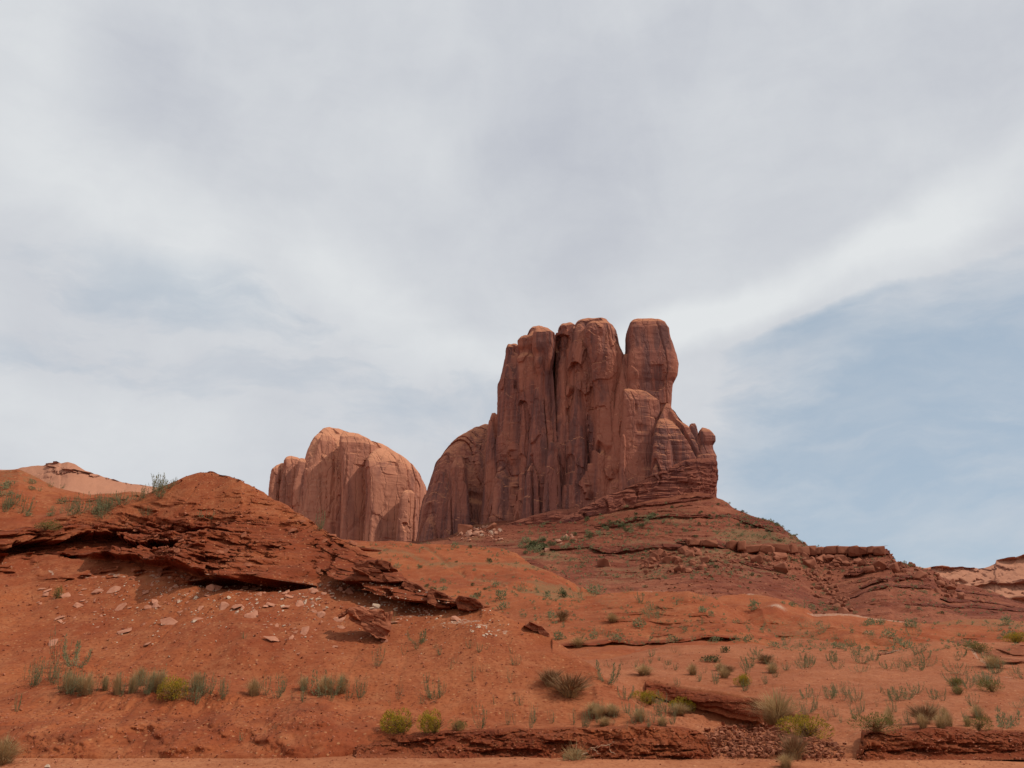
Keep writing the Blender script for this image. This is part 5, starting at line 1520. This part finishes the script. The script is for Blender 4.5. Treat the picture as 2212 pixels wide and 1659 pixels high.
def proto(kind, seed):
    """list of (part name, tris, material)"""
    if kind == 'sage':
        f, s = make_sage(seed, n=9, leaves=44, out=.45); return [('foliage', f, M['sage']), ('stem', s, M['stem'])]
    if kind == 'sage_wide':
        f, s = make_sage(seed, n=13, leaves=34, out=.95, fat=.09, leaf_len=.09); return [('foliage', f, M['sage']), ('stem', s, M['stem'])]
    if kind == 'sage_fat':
        f, s = make_sage(seed, n=5, leaves=110, out=.75, fat=.13, leaf_len=.10); return [('foliage', f, M['sage']), ('stem', s, M['stem'])]
    if kind == 'sage_thin':
        f, s = make_sage(seed, n=7, leaves=22, out=.5, fat=.045, leaf_len=.07); return [('foliage', f, M['sage']), ('stem', s, M['stem'])]
    if kind == 'yellow':
        return [('foliage', make_dome(seed, 700, spread=.72, base_z=.05), M['olive']), ('flower_heads', make_dome(seed, 2600, 1.03, spread=.76, leaf_len=.06, base_z=.12), M['yellow']), ('stem', make_twigs(seed, 90, .6, .6), M['brown'])]
    if kind == 'olive':
        return [('foliage', make_dome(seed, 1500, spread=.8, base_z=.1), M['olive']), ('stem', make_twigs(seed, 60, .6, .6), M['brown'])]
    if kind == 'dry':
        return [('blades', make_tussock(seed, 800, spread=.95), M['dry']), ('stem', make_tussock(seed + 1, 160, .6, .8, .012), M['brown'])]
    if kind == 'brown':
        return [('twigs', make_twigs(seed, 330, 1.0, .9, .010), M['brown']), ('blades', make_tussock(seed, 350, .9, .9, .008), M['dry'])]
    if kind == 'dark':
        return [('foliage', make_dome(seed, 260, spread=.6, leaf_len=.2, base_z=.1), M['dark'])]
    if kind == 'tuft':
        return [('foliage', make_dome(seed, 120, spread=.6, leaf_len=.24, base_z=.05), M['sage'])]


PROTO = {}


def plant(kind, px, py, hpx, label, cat, group=None, name=None, wide=1.0, single=False, p=None, variants=4):
    p = p or hit(px, py)
    if not p: return None
    s = hpx * mpp(p) * 1.12
    v = rng.randrange(variants)
    key = (kind, v, single)
    nm = name or {'sage': 'sage_bush', 'sage_wide': 'salt_bush', 'sage_fat': 'salt_bush', 'sage_thin': 'green_weed', 'yellow': 'rabbitbrush', 'olive': 'green_shrub',
                  'dry': 'grass_tussock', 'brown': 'dry_shrub', 'dark': 'dark_shrub', 'tuft': 'small_shrub'}[kind]
    if key not in PROTO:
        parts = proto(kind, 1000 + v * 17 + len(kind) * 31)
        if single:
            tris = parts[0][1]
            o = tri_cloud(nm, tris, parts[0][2], link=False)
            PROTO[key] = [(nm, o.data)]
            bpy.data.objects.remove(o)
        else:
            L = []
            for pn, tris, mat in parts:
                o = tri_cloud(pn, tris, mat, link=False); L.append((pn, o.data)); bpy.data.objects.remove(o)
            PROTO[key] = L
    parts = PROTO[key]
    if len(parts) == 1:
        root = bpy.data.objects.new(nm, parts[0][1]); C.objects.link(root)
    else:
        root = bpy.data.objects.new(nm, None); C.objects.link(root); root.empty_display_size = .2
        for pn, me in parts:
            c = bpy.data.objects.new(pn, me); c.parent = root; C.objects.link(c)
    root.location = (p[0], p[1], p[2] - .03 * s)
    root.scale = (s * wide, s * wide, s)
    root.rotation_euler = (rng.uniform(-.08, .08), rng.uniform(-.08, .08), rng.uniform(0, 6.28))
    tag(root, label, cat, group)
    return root


def build_plants():
    U = rng.uniform; G = rng.gauss
    # single plants one can point to
    for a in [
        ('yellow', 373, 1509, 48, 'round bright yellow bush on the sandy bench below the mound', 'bush', .95),
        ('yellow', 864, 1580, 46, 'yellow-green bush at the start of the long roadside bank', 'bush', 1.25),
        ('yellow', 938, 1580, 44, 'brown twiggy bush with a yellow crown, next to the yellow-green one on the bank', 'bush', 1.0),
        ('olive', 985, 1576, 24, 'low olive bush filling the gap after the yellow-crowned bush', 'bush', 1.2),
        ('yellow', 1607, 1481, 26, 'small yellow bush on the open sand above the gully bank', 'bush', 1.1),
        ('yellow', 1473, 1536, 30, 'olive-yellow bush at the upper end of the gully bank', 'bush', 1.25),
        ('yellow', 1405, 1516, 28, 'faded yellow bush behind the leafy saltbush at the gully', 'bush', 1.5),
        ('yellow', 1745, 1592, 46, 'big lemon-yellow bush on the hump beside the rubble', 'bush', 1.35),
        ('olive', 1892, 1578, 38, 'wide dark green dome of a bush on the second roadside bank', 'bush', 1.6),
        ('olive', 2115, 1575, 32, 'small round olive bush near the end of the second bank', 'bush', 1.0),
        ('olive', 2115, 1407, 24, 'olive-yellow bush under the low rock steps beyond the flat', 'bush', 1.5),
        ('yellow', 2196, 1388, 22, 'yellow bush growing on top of the low rock steps', 'bush', 1.6),
        ('dry', 1680, 1560, 76, 'huge tan grass tussock beside the end of the gully bank', 'grass tussock', 1.05),
        ('brown', 1232, 1504, 48, 'wide rusty brown bush in the dip at the foot of the mound ridge', 'shrub', 1.35),
        ('brown', 1190, 1480, 36, 'brown bush uphill of the wide rusty one', 'shrub', 1.1),
        ('dry', 1390, 1455, 26, 'rounded tan tussock alone on the pink sand above the gully', 'grass tussock', 1.2),
        ('brown', 1995, 1562, 40, 'dark brown twiggy bush behind the second roadside bank', 'shrub', 1.05),
        ('brown', 1213, 1338, 22, 'brown rounded tussock on the near red hill', 'grass tussock', 1.0),
        ('dry', 1322, 1343, 22, 'tan tussock in the saddle of the near red hill', 'grass tussock', 1.0),
        ('dry', 1248, 1396, 26, 'tan tussock standing at the dark overhang of the near red hill', 'grass tussock', 1.0),
        ('brown', 1715, 1636, 52, 'drooping dead brown shrub hanging over the rubble', 'shrub', .8),
        ('dry', 8, 1650, 66, 'yellow-brown grassy bush by the road at the lower left corner', 'bush', .8),
        ('dry', 2145, 1440, 32, 'green-tan tussock in the hollow behind the arched hillock', 'grass tussock', 1.2),
        ('dry', 1700, 1655, 34, 'sparse straw tuft on the road edge below the rubble', 'grass tussock', .8),
        ('dark', 1567, 1409, 14, 'small dark round shrub in front of the overhang', 'shrub', 1.1),
        ('dark', 1212, 1288, 13, 'dark round shrub on the crest of the near red hill', 'shrub', 1.2),
        ('brown', 1655, 1432, 20, 'brown-green dome shrub on the sand beyond the gully', 'shrub', 1.1),
        ('brown', 1570, 1455, 20, 'tan-green dome shrub between the two gully bushes', 'shrub', 1.2),
        ('dark', 1535, 1430, 16, 'low dark spreading shrub on the pink sand', 'shrub', 1.8),
        ('sage', 345, 1076, 52, 'tallest feathery bush on the skyline of the mound', 'bush', .75),
        ('sage', 692, 1144, 44, 'feathery green plant on the crest of the mound before the lit butte', 'plant', .6),
        ('sage_fat', 163, 1440, 62, 'thick-armed grey-green plant with one tall upright arm', 'plant', .75),
        ('sage_thin', 121, 1438, 82, 'very tall thin pale green plant behind the thick-armed one', 'plant', .5),
        ('sage_fat', 36, 1537, 42, 'single upright green spike on the edge of the roadside slope', 'plant', .25),
        ('sage_wide', 705, 1506, 56, 'wide many-stemmed green plant, largest on the bench of the mound', 'plant', .75),
        ('sage_wide', 440, 1497, 44, 'leaning grey-green plant beside the round yellow bush', 'plant', .7),
        ('sage', 938, 1509, 48, 'bright green plant just right of the bench', 'plant', .75),
        ('sage', 815, 1437, 42, 'green plant directly below the leaning rock', 'plant', .6),
        ('sage_fat', 905, 1390, 32, 'dark green sprawling plant downhill of the leaning rock', 'plant', .9),
        ('sage', 850, 1346, 26, 'small green plant touching the leaning rock', 'plant', .6),
        ('sage_fat', 1313, 1476, 48, 'large dark saltbush with curled arms above the second gully step', 'bush', .8),
        ('sage_fat', 1350, 1510, 30, 'two-armed dark saltbush below the large curled one', 'bush', .7),
        ('sage', 1432, 1549, 54, 'pale leafy saltbush beside the olive-yellow gully bush', 'bush', .7),
        ('sage', 1040, 1574, 52, 'upright fan of green stems growing behind the roadside bank', 'plant', .6),
        ('sage', 585, 1602, 36, 'leaning green plant on the roadside slope', 'plant', .7),
        ('sage', 523, 1600, 20, 'tiny green plant next to the leaning one on the roadside slope', 'plant', .7),
        ('sage_fat', 2165, 1574, 44, 'big saltbush with two curved arms at the end of the second bank', 'bush', 1.1),
        ('sage_wide', 1745, 1540, 36, 'blue-green plant against the side of the huge tussock', 'plant', .8),
        ('sage', 1383, 1300, 26, 'slanting dark green bush on the near red hill crest', 'bush', 1.0),
        ('sage_wide', 320, 1115, 22, 'low green bush under the skyline bush of the mound', 'bush', 1.0),
        ('sage_wide', 447, 1120, 20, 'lone low green bush high on the mound', 'bush', 1.0),
        ('olive', 98, 1143, 22, 'olive low bush on the shoulder of the mound', 'bush', 1.7),
        ('olive', 120, 1290, 26, 'dark olive plant at the broken ledge low on the mound', 'bush', .6),
        ('sage', 527, 1378, 15, 'tiny green tuft between the tan slabs', 'plant', 1.0),
        ('sage_thin', 1690, 1262, 8, 'pale tuft by the boulder stream', 'plant', 1.0),
    ]:
        plant(a[0], a[1], a[2], a[3], a[4], a[5], wide=a[6])
    # groups
    def group(n, pick, kinds, hs, label, cat, grp, only=None, single=False, wide=(.6, .9)):
        k = 0; tries = 0
        while k < n and tries < n * 15:
            tries += 1
            px, py = pick(); p = hit(px, py)
            if not p or (only and p[3] not in only): continue
            plant(rng.choice(kinds), px, py, U(*hs), label, cat, grp, wide=U(*wide), single=single, p=p); k += 1
    row = lambda pts, sx, sy: (lambda: (lambda q: (q[0] + G(0, sx), q[1] + G(0, sy)))(rng.choice(pts)))
    group(20, lambda: (U(205, 335), 0) and (lambda x: (x, interp(x, CREST) + 8 + U(0, 8)))(U(205, 378)), ['sage', 'sage_wide'], (18, 34), 'feathery green bush in the row along the left skyline of the mound', 'bush', 'bushes along the mound skyline', ('mound', 'hill'))
    group(10, lambda: (U(148, 235), U(1100, 1120)), ['sage', 'sage_wide'], (20, 40), 'green bush in the patch below the left skyline of the mound', 'bush', 'bushes below the mound skyline', ('mound', 'hill'))
    group(8, lambda: (U(-10, 70), U(1090, 1125)), ['sage'], (20, 38), 'green bush where the mound meets the orange hill', 'bush', 'bushes between mound and orange hill', ('mound', 'hill'))
    group(10, lambda: (U(55, 130), U(1465, 1485)), ['sage_thin', 'sage'], (30, 62), 'tall thin pale green plant at the left end of the bench', 'plant', 'thin plants at the left end of the bench', ('mound',), wide=(.4, .6))
    group(40, lambda: (U(130, 350), 1494 + G(0, 6)), ['sage_thin', 'sage', 'sage', 'dry'], (32, 54), 'upright green plant or straw clump in the bench row, left of the yellow bush', 'plant', 'plants in a row along the bench', ('mound',), wide=(.35, .6))
    group(36, lambda: (U(390, 790), 1502 + G(0, 9)), ['sage_thin', 'sage', 'sage', 'dry'], (28, 50), 'pale green or straw clump on the bench, right of the yellow bush', 'plant', 'plants on the right half of the bench', ('mound',), wide=(.4, .65))
    group(14, lambda: (U(800, 1180), U(1470, 1530)), ['sage_thin', 'sage'], (18, 36), 'slender green plant on the lower slope between bench and ridge', 'plant', 'plants on the lower mound slope', ('mound',), wide=(.4, .7))
    group(16, lambda: (U(860, 1130), U(1340, 1450)), ['sage', 'sage_thin'], (12, 24), 'small green tuft on the stony slope under the lower ledge', 'plant', 'tufts under the lower ledge', ('mound',), wide=(.6, .9))
    group(20, lambda: (U(1090, 1510), U(1556, 1574)), ['sage_thin', 'sage', 'sage'], (22, 42), 'green upright plant on top of the long roadside bank', 'plant', 'plants on the long roadside bank', wide=(.35, .6))
    group(18, lambda: (U(1270, 1480), U(1540, 1570)), ['dry', 'sage_thin', 'sage'], (18, 32), 'wispy dry or pale green clump behind the long roadside bank', 'grass tussock', 'dry grass behind the long bank', wide=(.8, 1.2))
    group(22, lambda: (U(1840, 2212), U(1548, 1574)), ['sage_thin', 'sage', 'dry'], (20, 36), 'upright green or straw plant along the top of the second roadside bank', 'plant', 'plants on the second roadside bank', wide=(.4, .8))
    F = ('sandy_flat',)
    group(24, lambda: (U(1740, 2100), 1508 + G(0, 9)), ['sage_wide', 'sage_fat', 'sage_thin'], (16, 32), 'grey-green saltbush or thin weed in the belt across the middle of the sand', 'bush', 'saltbushes across the middle of the sand', F, wide=(.7, 1.1))
    group(16, lambda: (U(1700, 1960), U(1520, 1562)), ['sage_thin', 'sage'], (16, 30), 'thin green plant on the sand behind the yellow bush and dome bush', 'plant', 'thin plants on the near sand', F, wide=(.5, .8))
    group(40, lambda: (U(1600, 2140), 1438 + G(0, 13)), ['sage_wide', 'sage_fat', 'sage'], (12, 25), 'small dark saltbush in the belt below the arched hillock', 'bush', 'saltbushes below the arched hillock', F, wide=(.8, 1.2))
    group(24, lambda: (U(2060, 2260), U(1440, 1530)), ['sage_wide', 'sage', 'olive'], (14, 28), 'green bush at the far end of the sand past the hillock', 'bush', 'bushes past the arched hillock', F, wide=(.8, 1.2))
    group(18, lambda: (U(1440, 1700), U(1440, 1500)), ['sage_thin', 'sage', 'dry'], (14, 28), 'small green or straw plant on the sand just above the gully bank', 'plant', 'plants above the gully bank', F, wide=(.6, 1.0))
    group(16, lambda: (U(1280, 1500), U(1405, 1470)), ['sage_thin', 'sage'], (8, 18), 'tiny green tuft on the bare sand under the red hill', 'plant', 'tufts under the red hill', F, wide=(.8, 1.2))
    H = ('hill', 'hummocky_hills')
    group(46, lambda: (U(1060, 1640), U(1270, 1400)), ['sage', 'sage_wide', 'tuft'], (9, 22), 'green tuft on the near red hill with the dark overhang', 'bush', 'tufts on the near red hill', H, single=True, wide=(.9, 1.4))
    group(50, lambda: (U(1640, 2230), U(1345, 1412)), ['sage', 'sage_wide', 'tuft'], (8, 20), 'green tuft on the low hummocks in front of the talus', 'bush', 'tufts on the low hummocks', H + F, single=True, wide=(.9, 1.4))
    group(36, lambda: (U(780, 1180), U(1175, 1300)), ['tuft', 'sage', 'dark'], (4, 12), 'small shrub on the smooth red hill with the green crease', 'bush', 'shrubs on the creased red hill', ('hill',), single=True, wide=(1, 1.4))
    group(26, lambda: (U(-20, 140), U(1040, 1120)), ['tuft', 'sage'], (6, 16), 'small green tuft on the orange hill', 'bush', 'tufts on the orange hill', ('hill',), single=True, wide=(.9, 1.3))
    T = ('talus_slope',)
    group(60, lambda: (lambda t: (1110 + t * 330, 1200 - t * 95 + G(0, 12)))(rng.random()), ['dark', 'tuft'], (4, 11), 'dark green shrub on the slope right under the butte wall', 'shrub', 'shrubs under the butte wall', T, single=True, wide=(1, 1.5))
    group(14, lambda: (U(1120, 1175), U(1168, 1194)), ['dark', 'tuft'], (7, 15), 'dense dark shrub in the thicket where red hill and talus meet', 'shrub', 'thicket between red hill and talus', T + ('hill',), single=True, wide=(1, 1.4))
    group(40, lambda: (U(1430, 1700), U(1085, 1170)), ['dark', 'tuft'], (3, 7), 'small shrub dotting the slope above the rim ledge', 'shrub', 'shrubs above the rim ledge', T, single=True, wide=(1, 1.4))
    group(60, lambda: (U(1180, 2120), U(1200, 1330)), ['tuft', 'dark', 'tuft'], (3, 7), 'small shrub dotting the talus below the rim ledge', 'shrub', 'shrubs below the rim ledge', T, single=True, wide=(1, 1.5))
    group(14, lambda: (lambda t: (1690 + 130 * t, 1306 + 14 * t + G(0, 3)))(rng.random()), ['tuft', 'sage'], (7, 14), 'green bush in the line along the red fan below the talus', 'bush', 'bushes along the red fan', single=True, wide=(1, 1.5))
    # ground cover too small and dense to count
    base = np.array(make_dome(77, 22, spread=.6, leaf_len=.5, base_z=.05))
    Vs = []
    for n, (x0, x1, y0, y1), hs, only in ((1900, (1120, 1760, 1110, 1250), (2.0, 5.0), T), (700, (1700, 2212, 1200, 1340), (1.8, 4.0), T), (420, (800, 1260, 1170, 1300), (2.0, 5.5), ('hill',)),
                                          (420, (1050, 1640, 1270, 1400), (2.0, 6.0), ('hill',)), (420, (1640, 2212, 1340, 1410), (2.0, 6.0), H + F)):
        for _ in range(n):
            p = hit(U(x0, x1), U(y0, y1))
            if not p or p[3] not in only: continue
            if fbm(p[0] / 14, p[1] / 14, 0, 555, 2) < -.05 and rng.random() < .8: continue
            s = U(*hs) * mpp(p)
            a = U(0, 6.28); c_, s_ = math.cos(a), math.sin(a)
            R3 = np.array([[c_, -s_, 0], [s_, c_, 0], [0, 0, .8]])
            Vs.append((base.reshape(-1, 3) @ R3.T) * s * 1.3 + np.array(p[:3]))
    V = np.concatenate(Vs)
    o = mesh_obj('ground_cover', V, np.arange(len(V)).reshape(-1, 3), M['sage'], smooth_=False)
    tag(o, kind='stuff')


def build_dead_branch():
    """the uprooted dry bush lying at the foot of the long bank"""
    p = hit(1240, 1650)
    root = empty('uprooted_bush', (p[0], p[1] - .25, p[2]))
    tag(root, 'uprooted dry bush with a bare forked branch lying against the long roadside bank', 'dead bush')
    tw = tri_cloud('twigs', make_twigs(31, 160, .55, .55, .008), M['dry'], parent=root)
    fo = tri_cloud('foliage', make_dome(32, 260, .5, spread=.45, leaf_len=.06, base_z=.05), M['sage'], parent=root)
    bm = bmesh.new()
    r = np.random.RandomState(4)

    def limb(a, b, r0, r1, n=6):
        prev = None
        for k in range(n + 1):
            t = k / n
            c = np.array(a) * (1 - t) + np.array(b) * t + r.normal(size=3) * .025
            rr = r0 * (1 - t) + r1 * t
            ring = [bm.verts.new((c[0] + rr * math.cos(q) * .6, c[1] + rr * math.sin(q), c[2] + rr * math.cos(q))) for q in np.linspace(0, 6.283, 6)[:-1]]
            if prev:
                for i in range(5): bm.faces.new((prev[i], prev[(i + 1) % 5], ring[(i + 1) % 5], ring[i]))
            prev = ring
        return c
    e = limb((0, 0, .12), (.55, .1, .5), .035, .022)
    f = limb(e, (1.0, .15, .56), .022, .016)
    limb(f, (1.18, .1, .30), .016, .008); limb(f, (1.22, .15, .68), .014, .006); limb(e, (.75, .0, .28), .015, .007)
    me = bpy.data.meshes.new('branch'); bm.to_mesh(me); bm.free(); me.materials.append(M['drywood'])
    b = bpy.data.objects.new('branch', me); b.parent = root; C.objects.link(b)


M['drywood'] = plain_mat('bare_dry_wood', (0.30, 0.17, 0.10, 1), (0.42, 0.27, 0.17, 1), 8.0)
build_named_rocks()
build_rocks()
build_gravel()
build_plants()
build_dead_branch()
